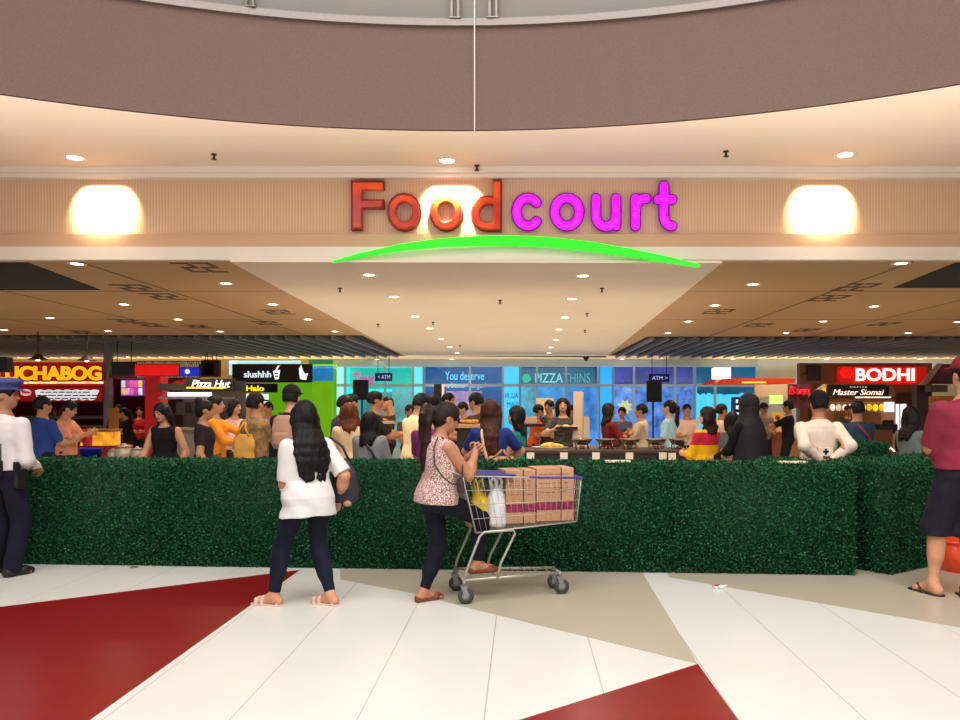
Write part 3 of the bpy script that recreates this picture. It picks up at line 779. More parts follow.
# ------------------------------------------------------------------ the big sign
t = thing('illuminated_sign', 'wide sign of red and magenta letters over a green curve on the beige bulkhead', 'sign', W(515, 261, YB))
redl = bpy.data.materials.new('red_acrylic'); redl.use_nodes = True; nt = redl.node_tree; N = nt.nodes; b = N['Principled BSDF']
tc = N.new('ShaderNodeTexCoord'); nz = N.new('ShaderNodeTexNoise'); nz.inputs['Scale'].default_value = 2.2; rp = N.new('ShaderNodeValToRGB')
rp.color_ramp.elements[0].position = .38; rp.color_ramp.elements[1].position = .62
rp.color_ramp.elements[0].color = lin((150,24,10)); rp.color_ramp.elements[1].color = lin((206,66,12))
nt.links.new(tc.outputs['Object'], nz.inputs['Vector']); nt.links.new(nz.outputs['Fac'], rp.inputs['Fac'])
nt.links.new(rp.outputs['Color'], b.inputs['Base Color']); nt.links.new(rp.outputs['Color'], b.inputs['Emission Color']); b.inputs['Emission Strength'].default_value = .42; b.inputs['Roughness'].default_value = .3
mag = mat('magenta_neon', (222,4,240), .4, 0, .04, 3, 0, .92); rim = mat('purple_return', (104,10,150), .4, 0, .05, 3, 0, .3); rrim = mat('dark_red_return', (130,24,16), .4, 0, .1, 4)
Ys = YB-.10
for ch, x0, x1, y0, y1 in (('F',352,384,182,230),('o',388,421,194,231),('o',430,463,194,231),('d',471,501.5,181,231)):
    lt = text('letter', ch, (x0+1.3, y0+1.3, x1-1.3, y1-1.3), Ys, redl, t, .03, .012, -.004, label='red orange letter')
    text('letter_return', ch, (x0-.6, y0-.6, x1+.6, y1+.6), Ys+.06, rrim, lt, .035, .006, .014)
def arcp(cx, cy, rx, ry, a0, a1, n=22): return [(cx+rx*math.cos(math.radians(a0+(a1-a0)*k/n)), cy-ry*math.sin(math.radians(a0+(a1-a0)*k/n))) for k in range(n+1)]
def stroke(bm, pts, r, Y, flat=.75):
    P = [W(x, y, Y) for x, y in pts]; q = len(bm.verts)
    closed = (P[0]-P[-1]).length < 1e-4
    tube(bm, P, r, 14)
    if not closed:
        for e in (P[0], P[-1]): bmesh.ops.create_uvsphere(bm, u_segments=14, v_segments=8, radius=r, matrix=Matrix.Translation(e))
    bm.verts.ensure_lookup_table()
    for v in list(bm.verts)[q:]: v.co.y = Y+(v.co.y-Y)*flat
    for f in bm.faces: f.smooth = True
STK = [[arcp(528, 212, 11.5, 14, 42, 318)], [arcp(567, 212, 12.3, 14, 0, 360, 36)], [[(596,198.5),(596,213)]+arcp(606, 216, 10, 10.5, 180, 360, 14)+[(616,213),(616,198.5)], [(616,213),(616,226)]],
       [[(635.5,198.5),(635.5,226)], [(635.5,213)]+arcp(645, 211, 9.5, 12.5, 165, 82, 10)], [[(664,186),(664,216)]+arcp(671.5, 216, 7.5, 10, 180, 275, 10), [(658,199.5),(672,199.5)]]]
for sk in STK:
    bm = BM()
    for pts in sk: stroke(bm, pts, .048, Ys)
    lt = obj('letter', bm, mag, t, 'magenta glowing letter')
    bm = BM()
    for pts in sk: stroke(bm, pts, .064, Ys+.05)
    obj('letter_return', bm, rim, lt)
# swoosh
def swoosh():
    top = [(332,261),(360,253),(400,244),(440,238.5),(480,236),(515,235.5),(550,237),(590,241.5),(630,248.5),(670,257),(700,264.5)]
    bot = [(332,262.5),(360,256.5),(400,250),(440,246.5),(480,245),(515,245),(550,246.5),(590,250.5),(630,256),(670,262.5),(700,267)]
    pts = [W(x, y, YB-.19) for x, y in top]+[W(x, y, YB-.19) for x, y in bot[::-1]]
    bm = BM(); n = len(top); f = [bm.verts.new(p) for p in pts]; k = [bm.verts.new(p+Vector((0,.07,0))) for p in pts]
    for i in range(n-1): bm.faces.new((f[i], f[i+1], f[2*n-2-i], f[2*n-1-i])); bm.faces.new((k[i], k[2*n-1-i], k[2*n-2-i], k[i+1]))
    for i in range(2*n): bm.faces.new((f[i], k[i], k[(i+1) % (2*n)], f[(i+1) % (2*n)]))
    return bm
obj('curve', swoosh(), mat('green_neon', (16,226,2), .4, 0, .12, 2, 0, .85), t, 'green glowing curve')

# ------------------------------------------------------------------ hedge panels
def hedge_mesh(Lh, Hh, Th, dens=9500, seed=1):
    r = np.random.default_rng(seed)
    faces = [((-Lh/2,-Th/2,0),(Lh,0,0),(0,0,Hh),(0,-1,0)), ((-Lh/2,-Th/2,Hh),(Lh,0,0),(0,Th,0),(0,0,1)),
             ((-Lh/2,-Th/2,0),(0,Th,0),(0,0,Hh),(-1,0,0)), ((Lh/2,-Th/2,0),(0,Th,0),(0,0,Hh),(1,0,0)), ((-Lh/2,Th/2,0),(Lh,0,0),(0,0,Hh),(0,1,0))]
    Vs, Qs, c = [], [], 0
    for o, u, v, n in faces:
        o, u, v, n = map(np.array, (o, u, v, n)); ar = np.linalg.norm(np.cross(u, v))
        k = int(dens*ar*(1 if n[1] <= 0 else .25))
        p = o+r.random((k,1))*u+r.random((k,1))*v+n*r.normal(0, .010, (k,1))
        if n[2] == 0: p[:,2] = np.clip(p[:,2], .006, None)
        d = r.normal(size=(k,3))*.8+n*.55+np.array([0,0,.15]); d /= np.linalg.norm(d, axis=1)[:,None]
        s = np.cross(d, r.normal(size=(k,3))+n*1.2); s /= np.linalg.norm(s, axis=1)[:,None]
        ln = r.uniform(.016,.030,(k,1)); w = r.uniform(.005,.009,(k,1)); nn = np.cross(s, d)*.25
        a = p; b = p+d*ln*.5+s*w+nn*w; e = p+d*ln; f = p+d*ln*.5-s*w+nn*w
        V = np.stack([a,b,e,f], 1).reshape(-1,3); V[:,2] = np.maximum(V[:,2], .003)
        Vs.append(V); Qs.append(c+np.arange(4*k).reshape(k,4)); c += 4*k
    x, y, z = Lh/2-.012, Th/2-.012, Hh-.012
    bx = np.array([(-x,-y,0.0),(x,-y,0.0),(x,y,0.0),(-x,y,0.0),(-x,-y,z),(x,-y,z),(x,y,z),(-x,y,z)])
    Vs.append(bx); Qs.append(c+np.array([(0,3,2,1),(4,5,6,7),(0,1,5,4),(1,2,6,5),(2,3,7,6),(3,0,4,7)]))
    n = sum(len(q) for q in Qs)
    return to_mesh('hedge_panel', np.concatenate(Vs), np.concatenate(Qs), False)
leaf = bpy.data.materials.new('hedge_leaves'); leaf.use_nodes = True
nt = leaf.node_tree; N = nt.nodes; L = nt.links; b = N['Principled BSDF']; b.inputs['Roughness'].default_value = .5; b.inputs['Specular IOR Level'].default_value = .25
geo = N.new('ShaderNodeNewGeometry'); rp = N.new('ShaderNodeValToRGB'); rp.color_ramp.elements[0].color = lin((5,36,24)); rp.color_ramp.elements[1].color = lin((38,110,64))
L.new(geo.outputs['Random Per Island'], rp.inputs['Fac']); L.new(rp.outputs['Color'], b.inputs['Base Color'])
HL, HH, HT = 1.658, 1.0, .32
hx0, hy0, hx1, hy1 = -4.87, 7.60, 3.04, 7.09; hdir = Vector((hx1-hx0, hy1-hy0, 0)).normalized(); hrot = math.atan2(hdir.y, hdir.x); hnor = Vector((-hdir.y, hdir.x, 0))
hm_ = hedge_mesh(HL-.035, HH, HT); end = Vector((hx1, hy1, 0))
LB = ['artificial hedge panel at the end, partly behind the maroon shirted man', 'dark green leafy hedge panel just beyond the shopping cart, below the counter with steel dishes',
      'dark green leafy hedge panel behind the loaded shopping cart', 'dark green leafy hedge panel between the two women', 'dark green leafy hedge panel behind the woman in the plain white shirt',
      'dark green leafy hedge panel next to the uniformed guard']
LB = ['dark green leafy hedge panel last in the straight row, beside the angled panel', 'dark green leafy hedge panel behind the box-laden front of the shopping cart', 'dark green leafy hedge panel behind the woman leaning on the cart',
      'dark green leafy hedge panel behind the woman in the plain white shirt', 'dark green leafy hedge panel between the guard and the woman in the plain white shirt', 'dark green leafy hedge panel partly behind the uniformed guard']
o = None
for i in range(5):
    pos = end-hdir*(HL*(i+.5))+hnor*(HT/2)
    lab = LB[i]
    if o is None: o = obj('artificial_hedge', hm_, leaf); o.rotation_euler = (0,0,hrot); o.location = pos; tag(o, lab, 'hedge', 'artificial hedge panels'); H0 = o
    else: q = H0.copy(); C.objects.link(q); q.location = pos; q['label'] = lab
q = H0.copy(); C.objects.link(q); q.location = end-hdir*(HL*5.5)+hnor*(HT/2); q['label'] = LB[5]
a = math.atan2(.50,.74); dv = Vector((math.cos(a), math.sin(a), 0)); nv = Vector((-dv.y, dv.x, 0))
q = H0.copy(); C.objects.link(q); q.location = Vector((3.33,7.10,0))+dv*HL/2+nv*HT/2; q.rotation_euler = (0,0,a); q['label'] = 'green leafy hedge panel set at an angle beside the man in maroon'
q = H0.copy(); q.data = H0.data; C.objects.link(q); q.location = Vector((3.33,7.10,0))+dv*HL/2+nv*(HT*1.5+.015); q.rotation_euler = (0,0,a); q['label'] = 'second angled hedge panel standing right behind the angled one at the row end'
hs = obj('artificial_hedge', hedge_mesh(.40, .99, .55, 9000, 3), leaf); hs.location = (2.64, 7.86, 0); tag(hs, 'short green hedge block behind the row, between black veil and guard with clasped hands', 'hedge', 'artificial hedge panels')
hs = obj('artificial_hedge', hedge_mesh(.42, 1.09, .9, 8000, 4), leaf); hs.location = W(855,450,9.6).xy.to_3d(); tag(hs, 'tall dark hedge block behind the guard with clasped hands and below the red sling bag', 'hedge', 'artificial hedge panels')
# ------------------------------------------------------------------ back glass wall and the shops behind it
YW = 28.0
def WY(x, y): return W(x, y, YW)
def shop(name, px, col, s=1.0, label=None, cat='poster', Y=YW+.35, noise=.25, scale=1.5):
    bm = BM(); panel(bm, px, Y, .04); o = obj(name, bm, glow(col, s, noise, scale)); tag(o, label, cat); center(o); return o
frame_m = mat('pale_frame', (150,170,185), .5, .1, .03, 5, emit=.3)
glass = bpy.data.materials.new('clear_glass'); glass.use_nodes = True; nt = glass.node_tree; N = nt.nodes; N.remove(N['Principled BSDF'])
tr = N.new('ShaderNodeBsdfTransparent'); tr.inputs['Color'].default_value = (.86,.95,.98,1); gl = N.new('ShaderNodeBsdfGlossy'); gl.inputs['Roughness'].default_value = .05; mx = N.new('ShaderNodeMixShader'); mx.inputs[0].default_value = .06
nt.links.new(tr.outputs[0], mx.inputs[1]); nt.links.new(gl.outputs[0], mx.inputs[2]); nt.links.new(mx.outputs[0], N['Material Output'].inputs['Surface'])
zb, ztop = 0, WY(0, 365.5).z
zm = WY(0, 385.3).z
wn = 0
def window(xs, x0, x1, mull):
    global wn; wn += 1
    a, b2 = WY(x0, 400), WY(x1, 400)
    w = bpy.data.objects.new(f'window_{wn}', None); C.objects.link(w); w.location = (a.x, YW, 0); w['kind'] = 'structure'
    bm = BM()
    for x, wd in [(x0, 2), (x1, 2)]+[(m_, 1.6) for m_ in mull]:
        c = WY(x, 400).x; h = wd*YW/F/2*1.3; box(bm, c-h, c+h, YW-.06, YW+.06, zb, ztop)
    box(bm, a.x, b2.x, YW-.06, YW+.06, zm-.05, zm+.05); box(bm, a.x, b2.x, YW-.07, YW+.07, ztop-.05, ztop+.03); box(bm, a.x, b2.x, YW-.07, YW+.07, 0, .12)
    obj('window_frame', bm, frame_m, w)
    bm = BM(); box(bm, a.x, b2.x, YW-.006, YW+.006, zb, ztop); obj('glass_pane', bm, glass, w)
window(0, 333, 424, (345,385,413)); window(0, 424, 520, (470,503)); window(0, 520, 613, (537,566,598)); window(0, 613, 694.5, (634,675)); window(0, 694.5, 757, (715,))
bm = BM(); a, b2 = WY(200, 365.5), WY(860, 365.5); box(bm, -19, 16, YW-.02, YW+.25, ztop, ZC); struct('wall_back', bm, mat('pale_back_wall', (190,205,212), .7, 0, .03, 2))
bm = BM(); a = WY(757,400); box(bm, a.x, 16, YW-.05, YW+.25, 0, ZC); struct('wall_back_right', bm, mat('white_back_wall', (196,216,236), .7, 0, .03, 2))
bm = BM(); a = WY(309,400); b2 = WY(333,400); box(bm, a.x, b2.x, YW-.05, YW+.25, 0, ZC); struct('wall_back_teal', bm, mat('teal_back_wall', (40,140,150), .7, 0, .05, 2)); bm = BM(); box(bm, -19, a.x, YW-.05, YW+.25, 0, ZC); struct('wall_back_left', bm, wall)
bm = BM(); box(bm, -19, 16, YW+1.6, YW+1.7, 0, ZC); struct('wall_corridor', bm, mat('blue_corridor', (14,70,120), .7, 0, .3, .8, emit=.5))
# shop fronts seen through the glass
shop('shop_window', (334,366,425,470), (30,210,205), 1.25, 'turquoise glowing shop wall seen through the glass behind the pink lettering', 'shop wall', YW+1.2, .2, .8)
shop('glowing_pillar', (335,366,345,470), (190,250,255), 1.1, 'narrow white and cyan glowing pillar beside the lime green stall wall', 'pillar', YW+.5, .05)
shop('glowing_pillar', (414,366,423,470), (120,240,250), 1.0, 'cyan glowing pillar just left of the dark blue slogan poster', 'pillar', YW+.5, .05)
t = thing('shop_sign', 'turquoise shop sign with pink script behind the glass', 'sign', base_of((352,371,412,386), YW+1.0))
bm = BM(); panel(bm, (350,368,412,389), YW+1.0, .06); obj('sign_board', bm, glow((40,200,180), .8, .1), t)
text('lettering', 'Tous', (353,372.5,374,385), YW+.97, glow((236,70,150), 1.0), t, .01, 0, .03, .3)
for k, (x0, y0, x1, y1, c) in enumerate(((352,392,392,440,(60,160,170)),(392,388,413,445,(120,190,190)))):
    shop('shop_window_display', (x0,y0,x1,y1), c, .6, ['pale teal window display behind the drinking woman', 'pale glass display with slanted lines left of the yellow shirted man'][k], 'display', YW+1.1, .45, 1.2)
t = thing('slogan_poster', 'dark blue poster with pale cyan two line slogan on the glass', 'poster', base_of((425,367,503,390), YW+.3))
bm = BM(); panel(bm, (425.5,367,502,391), YW+.3, .04); obj('poster_sheet', bm, glow((30,88,146), 1.0, .15, 1), t)
cy = glow((120,220,244), 1.0); text('lettering', 'You deserve', (445,371.5,484,380), YW+.28, cy, t, .006, 0, .004)
text('lettering', 'a better burger!', (447,382.5,486,389.5), YW+.28, glow((200,215,235), .9), t, .006, 0, .0)
shop('window_poster', (446,391,482,425), (170,130,180), .9, 'violet food picture below the slogan poster', 'poster', YW+.3, .6, 3)
shop('shop_window', (482,384,503,450), (26,84,140), .9, 'dark blue shop wall between slogan poster and bright column', 'shop wall', YW+.5, .3, 1)
t = thing('glowing_column', 'bright cyan blue square column with dark reversed letters', 'column', base_of((503,366,520,470), YW+.25))
bm = BM(); panel(bm, (503.5,366,519.5,470), YW+.25, .3); obj('shaft', bm, glow((60,196,250), 1.15, .08, 1), t)
dk = mat('dark_letters', (12,50,80), .6); text('lettering', 'ALL IN', (505,393,518,398), YW+.24, dk, t, .004, 0, .0, 0, True); text('lettering', 'SIAM', (507,402,518,407), YW+.24, dk, t, .004, 0, .0, 0, True)
t = thing('shop_sign', 'dark teal shop sign with thin pale capital letters and a green slice emblem', 'sign', base_of((520,368,596,384), YW+.3))
bm = BM(); panel(bm, (520,368,595,384), YW+.3, .05); obj('sign_board', bm, glow((36,104,132), .9, .1, 1), t)
text('lettering', 'PIZZA', (535,373.2,563,382.6), YW+.28, glow((150,225,225), .9), t, .006, 0, .008); text('lettering', 'THINS', (564,373.2,590,382.6), YW+.28, glow((120,190,200), .8), t, .006, 0, -.012)
bm = BM(); pts = [W(x, y, YW+.27) for x, y in ((522,378),(524,374),(529,374),(531.5,379),(529,382),(524,383))]; prism(bm, pts, (0,.02,0)); obj('emblem', bm, glow((50,190,150), .9), t)
shop('shop_window', (520,386,537,470), (80,150,168), 1.1, 'grey teal shop window beside the bright column, under the thin lettered sign', 'shop wall', YW+.5, .5, 2)
shop('shop_window', (538,386,566,470), (60,140,200), 1.1, 'blue shop window behind the smiling woman with the tray', 'shop wall', YW+.5, .5, 2)
shop('shop_window', (567,386,597,470), (54,124,192), 1.1, 'blue shop window behind the tall cream board', 'shop wall', YW+.5, .5, 2)
shop('glowing_column', (600,366,613,470), (30,170,250), 1.15, 'plain bright blue column left of the violet shop windows', 'column', YW+.25, .05, 1)
shop('shop_window', (614,367,694,383), (76,76,150), .9, 'violet blue fascia above the shop windows with the hanging exit way sign'.replace('exit way', 'navy'), 'shop wall', YW+.6, .3, 2)
shop('shop_window', (614,384,634,470), (96,140,220), .9, 'blue shop window with a pale yellow flower behind the maroon shirted woman', 'shop wall', YW+.6, .6, 3)
shop('shop_window', (635,384,675,470), (84,130,210), .9, 'blue patterned shop window behind the loudspeaker with the cream shirted man', 'shop wall', YW+.6, .6, 4)
shop('shop_window', (676,384,694,470), (90,130,214), .9, 'blue patterned shop window beside the white window post', 'shop wall', YW+.6, .6, 4)
bm = BM(); c = W(625, 407, YW+.55)
pts = [c+Vector((.30*(1 if k % 2 else .62)*math.cos(k*PI/8), 0, .30*(1 if k % 2 else .62)*math.sin(k*PI/8))) for k in range(16)]; prism(bm, pts, (0,.02,0)); o = obj('window_flower_decal', bm, glow((235,215,150), .9)); tag(o, 'pale yellow flower decal in the blue shop window', 'decal'); center(o)
shop('shop_window', (696,366,757,384), (26,100,136), .9, 'dark teal strip above the bright cyan window', 'shop wall', YW+.5, .25, 1)
shop('shop_window', (696,384,757,470), (80,206,234), 1.2, 'bright cyan blue shop window behind the black veiled figure', 'shop wall', YW+.5, .12, .6)
for x0, x1, lb in ((697,714.5,'teal leafy strip of greenery decal above the cyan window, short one'), (716,755,'teal leafy strip of greenery decal above the cyan window, long one')):
    bm = BM(); r = random.Random(int(x0)); top = [W(x0+(x1-x0)*k/16, 394+r.uniform(-1.2,1.0), YW+.45) for k in range(17)]
    prism(bm, [W(x0,386,YW+.45), W(x1,386,YW+.45)]+top[::-1], (0,.02,0)); o = obj('window_greenery_decal', bm, glow((16,100,130), .6, .3, 4)); tag(o, lb, 'decal'); center(o)
# hanging navy signs
for s, px, lb in (('< ATM', (375,373,392,381), 'small navy hanging direction sign beside the pink script'), ('ATM >', (649,374,669.5,382), 'small navy hanging direction sign above the loudspeaker by the ponytailed woman')):
    t = thing('hanging_sign', lb, 'sign', base_of(px, 24))
    bm = BM(); panel(bm, px, 24, .08, .008); obj('sign_board', bm, glow((14,20,76), .4, .05), t)
    text('lettering', s, (px[0]+3, px[1]+2, px[2]-2, px[3]-2.2), 23.985, glow((170,190,235), .8), t, .005, 0, .0)
    bm = BM()
    for x in (px[0]+3, px[2]-3): p = W(x, px[1], 24.04); tube(bm, [p, (p.x, 24.04, ZC-.03)], .012, 6)
    obj('hanger', bm, mat('dark_metal', (50,44,40), .4, .6), t)
# loudspeakers on stands
def speaker(x, y0, y1, lb, lb2):
    Y = 18.5; s = Y/F; p = W(x, y1, Y); w = .36; h = (y1-y0)*s; blk = mat('black_speaker', (20,18,22), .6)
    t = thing('loudspeaker', lb, 'speaker', p)
    bm = BM(); prism(bm, [(-w/2,-.16,0),(w/2,-.16,0),(w/2-.05,.16,0),(-w/2+.05,.16,0)], (0,0,h)); obj('cabinet', bm, blk, t, world=False)
    bm = BM(); box(bm, -w/2+.02, w/2-.02, -.175, -.16, .02, h-.02, .005); obj('front_grille', bm, mat('speaker_mesh', (32,30,34), .5, .3, .3, 90), t, world=False)
    t = thing('speaker_stand', lb2, 'stand', (p.x, Y, 0))
    bm = BM(); tube(bm, [(0,0,.35),(0,0,p.z)], .022, 8); obj('pole', bm, blk, t, world=False)
    for k in range(3):
        a = 2*PI*k/3+.4; bm = BM(); tube(bm, [(0,0,.75),(.5*math.cos(a),.5*math.sin(a),.015)], .015, 6); obj('leg', bm, blk, t, world=False)
speaker(362, 380, 400, 'black loudspeaker on a pole in front of the turquoise shop', 'black tripod pole stand of the loudspeaker before the turquoise shop')
speaker(653, 381, 402, 'black loudspeaker on a pole in front of the violet blue windows', 'black tripod pole stand of the loudspeaker before the violet blue windows')
# tall dark post and cream panel behind the grinning man
bm = BM(); a = W(437, 384, 20); box(bm, a.x-.08, a.x+.10, 20, 20.2, 0, a.z); o = obj('banner_stand', bm, mat('black_banner', (16,16,20), .7)); tag(o, 'narrow black upright banner beside the man with the broad profile', 'banner'); center(o)
bm = BM(); a = W(441.5, 384, 20.3); box(bm, a.x-.07, a.x+.07, 20.3, 20.33, 0, a.z); o = obj('banner_stand', bm, glow((225,205,170), .55)); tag(o, 'narrow cream upright banner touching the black banner', 'banner'); center(o)

# ------------------------------------------------------------------ stalls on the left
def board(name, px, Y, m, label, cat='sign', d=.08):
    t = thing(name, label, cat, base_of(px, Y)); bm = BM(); panel(bm, px, Y, d, .01); obj('sign_board', bm, m, t); return t
redw = mat('red_stall', (150,18,20), .6, 0, .12, 2)
YL = 20.0
def stall(label, x0, x1, Y, depth, back_m, counter_m, top_m, cz=1.0, roof_px=None, cap_m=None, back_y=364):
    a, b2 = W(x0, 400, Y), W(x1, 400, Y)
    t = thing('food_stall', label, 'food stall', ((a.x+b2.x)/2, Y, 0))
    bm = BM(); box(bm, a.x, b2.x, Y+depth, Y+depth+.08, 0, W(0, back_y, Y+depth).z); obj('back_panel', bm, back_m, t)
    bm = BM(); box(bm, a.x+.02, b2.x-.02, Y, Y+.55, 0, cz-.04); obj('counter', bm, counter_m, t)
    bm = BM(); box(bm, a.x, b2.x, Y-.04, Y+.6, cz-.04, cz, .01); obj('counter_top', bm, top_m, t)
    if roof_px: bm = BM(); p0, p1 = W(x0, roof_px[1], Y), W(x1, roof_px[0], Y); box(bm, p0.x, p1.x, Y-.02, Y+.5, p0.z, p1.z); obj('bulkhead', bm, cap_m, t)
    return t
greys = mat('grey_counter', (120,112,108), .5); dkred = mat('dark_red_back', (100,22,20), .7, 0, .3, 2); brownb = mat('brown_back', (96,60,40), .7, 0, .3, 2)
t = stall('red food stall with yellow sign letters, behind the guard', -60, 104, YL, 2.4, dkred, redw, greys, 1.02, (386,402), redw)
bm = BM(); a = W(104.5,360,YL); b2 = W(110,360,YL); box(bm, a.x, b2.x, YL-.05, YL+.15, 0, ZC-.03); o = obj('metal_post', bm, mat('steel_post', (130,122,120), .35, .7)); tag(o, 'tall grey metal post at the end of the yellow lettered stall', 'post'); center(o)
t = board('stall_sign', (-60,362,103,386), YL-.1, mat('sign_red', (190,20,16), .5, 0, .15, 2, emit=.35), 'red fascia sign with big yellow capital letters behind the guard')
text('letter_outline', 'LUCHABOG', (-5.5,364.4,103,382), YL-.13, mat('dark_outline', (70,8,4), .6), t, .01, 0, .085)
text('lettering', 'LUCHABOG', (-4,365.8,101.5,380.5), YL-.16, glow((246,176,14), .95, .1, 4), t, .015, 0, .045)
bm = BM(); panel(bm, (-60,381.5,103,383.6), YL-.14, .02); obj('light_strip', bm, glow((250,220,150), 1.2, .4, 4), t)
t = board('menu_banner', (-60,387,102,401), YL-.12, mat('sign_red2', (166,14,24), .5, 0, .15, 2, emit=.3), 'deep red banner with white cloud of small text under the yellow letters', 'banner')
cl = glow((230,232,238), .8)
def cloud(px, n, Y):
    bm = BM(); top = []; 
    for k in range(n*8+1):
        u = k/(n*8); top.append((px[0]+(px[2]-px[0])*u, px[1]+1.1*(1-abs(math.sin(u*n*PI)))))
    bot = []
    for k in range(n*8+1):
        u = 1-k/(n*8); bot.append((px[0]+2+(px[2]-px[0]-6)*u, px[3]-1.0*(1-abs(math.sin(u*n*PI)))))
    prism(bm, [W(x, y, Y) for x, y in top+bot], (0,.01,0)); return bm
obj('text_cloud', cloud((35,389.5,99,400.3), 7, YL-.135), cl, t)
bm = BM(); r = random.Random(3)
for row, y in enumerate((391.6, 394.8, 398)):
    x = (40,37,46)[row]
    while x < (90,96,94)[row]:
        w = r.uniform(3,8); panel(bm, (x, y, min(x+w,97), y+1.2), YL-.15, .01); x += w+1.3
obj('small_text', bm, mat('grey_text', (90,96,120), .6), t)
bm = BM(); lathe(bm, [(0,0),(5.4*YL/F,0),(5.4*YL/F,.01),(0,.01)], W(26,392.5,YL-.14), 20, M=rotx_m if False else Matrix.Rotation(PI/2,4,'X') @ Matrix.Diagonal((1,.62,1,1))); obj('round_emblem', bm, glow((226,190,196), .7), t)
bm = BM(); panel(bm, (22,391.5,30.5,393.5), YL-.16, .01); obj('emblem_bar', bm, glow((200,30,50), .7), t)
# things on that stall's counter
def deco(name, px, Y, m, label, cat, d=.3, bev=.01, hang=0):
    bm = BM(); panel(bm, px, Y, d, bev); o = obj(name, bm, m); tag(o, label, cat); center(o)
    if hang:
        bm = BM()
        for f in (.2, .8):
            p = W(px[0]+(px[2]-px[0])*f, px[1], Y); tube(bm, [(p.x, Y+d/2, p.z-.01), (p.x, Y+d/2, min(ZC-.03, p.z+hang))], .012, 6)
        h = obj('hanger_rod', bm, mat('dark_metal', (50,44,40), .4, .6), None); h.parent = o; h.location = -o.location
    return o
deco('back_shelf', (20,416,104,419), 21.6, mat('shelf', (170,160,150), .5), 'pale shelf inside the red stall behind the salmon shirted man', 'shelf', .5)
for k in range(5):
    x = 49+k*6; bm = BM(); lathe(bm, [(.0,0),(.055,0),(.06,.05),(.055,.15),(.02,.19),(.022,.24),(0,.24)], W(x,416,21.7), 12); o = obj('bottle', bm, mat('bottle', [(220,220,215),(200,150,60),(190,60,50)][k % 3], .3)); tag(o, 'small pale sauce bottle on the shelf inside the red stall', 'bottle', 'bottles on the shelf of the red stall'); center(o)
    if k != 0: pass
# lit food display, sauce bottle and blue basin before the man in salmon
t = thing('food_warmer', 'amber lit food display case in front of the salmon shirted man', 'display case', base_of((80,431,108,447), 12.6))
bm = BM(); panel(bm, (80,432,108,446), 12.6, .4, .01); obj('case', bm, glow((240,150,30), .75, .5, 7), t)
bm = BM(); panel(bm, (79,429.5,109,432), 12.58, .44, .01); obj('lid', bm, mat('warm_metal', (150,100,40), .4, .4), t)
bm = BM(); p = W(80,446,12.5); q_ = W(108,446,12.5); box(bm, p.x-.05, q_.x+.1, 12.5, 13.1, 0, p.z); obj('cabinet', bm, redw, t)
bm = BM(); Yq = 11.6; p = W(87.5,446,Yq); lathe(bm, [(0,0),(.06,0),(.065,.12),(.05,.17),(.02,.2),(.014,.26),(0,.265)], p, 14); o = obj('sauce_bottle', bm, mat('red_plastic', (190,16,18), .35)); tag(o, 'red squeeze bottle in front of the amber food display', 'bottle'); center(o)
def basin():
    t = thing('plastic_basin', 'blue plastic basin at the hedge top before the salmon shirted man', 'basin', W(91,461,10.2)); m = mat('blue_plastic', (24,44,170), .4)
    bm = BM(); lathe(bm, [(0,0),(.11,0),(.135,.17),(.15,.17),(.15,.155),(.14,.155),(.118,.01),(0,.01)], n=24, sy=.8); obj('tub', bm, m, t, world=False); return t
basin()
bm = BM(); p = W(91,461,10.2); box(bm, -6.2, -4.4, 9.95, 10.5, p.z-.04, p.z-.005, .01); 
t = thing('serving_table', 'long dark serving table behind the hedge, with jars and the blue basin on it', 'table', (-5.3, 10.2, 0)); obj('table_top', bm, mat('dark_wood', (52,36,28), .5), t)
for x_ in (-6.1,-4.5):
    for y_ in (10.0,10.45): bm = BM(); box(bm, x_-.03, x_+.03, y_-.03, y_+.03, 0, p.z-.04); obj('leg', bm, mat('dark_wood', (52,36,28), .5), t)
JM = mat('pale_jar', (176,160,140), .35, .1, .2, 9)
jar = None
for x, y0, y1, w, lb in ((113,448,460,.07,'small pale jar by the post on the dark serving table'),(124,443,460,.12,'large pale lidded jar on the dark serving table'),(137,446,460,.085,'dull metal lidded jar between the large jar and the woman in black')):
    Yj = 10.15; h = (y1-y0)*Yj/F; t = thing('jar', lb, 'jar', W(x, 460.3, Yj))
    bm = BM(); lathe(bm, [(0,0),(w*.8,0),(w,h*.15),(w,h*.6),(w*.7,h*.72),(w*.7,h*.78),(0,h*.78)], n=18); obj('body', bm, JM, t, world=False)
    bm = BM(); lathe(bm, [(w*.8,h*.78),(w*.8,h*.86),(w*.25,h*.9),(w*.22,h),(0,h)], n=18); obj('lid', bm, JM, t, world=False)
# second stall: dark box, lit picture menu, red banner and pillar
t = stall('narrow red stall with the pink lit picture menu, beside the metal post', 110, 160, YL, 2.4, brownb, redw, greys, 1.0, (376,378), redw)
deco('wooden_pillar', (108.5,408,115.5,470), 16.4, mat('ochre_wood', (150,96,34), .6, 0, .15, 6), 'ochre yellow wooden upright beside the metal post', 'pillar', .15)
deco('hanging_screen', (111.5,361.5,135,376), 19.6, mat('black_screen', (30,14,16), .3), 'blank dark screen between the yellow lettered sign and the red banner', 'screen', .1, hang=2)
t = board('menu_board', (120.5,379.5,143.5,396), 20.6, glow((120,60,150), .7, .3, 2), 'pink and violet lit picture menu behind the red pillar', 'menu board')
r = random.Random(9)
for k in range(10):
    x = 121.5+(k % 5)*4.2; y = 380.6+(k//5)*7.5; bm = BM(); panel(bm, (x, y, x+3.7, y+6.6), 20.58, .01); obj('menu_picture', bm, glow(r.choice([(236,170,210),(250,190,90),(220,90,160),(240,220,240),(170,70,150)]), .95, .4, 8), t)
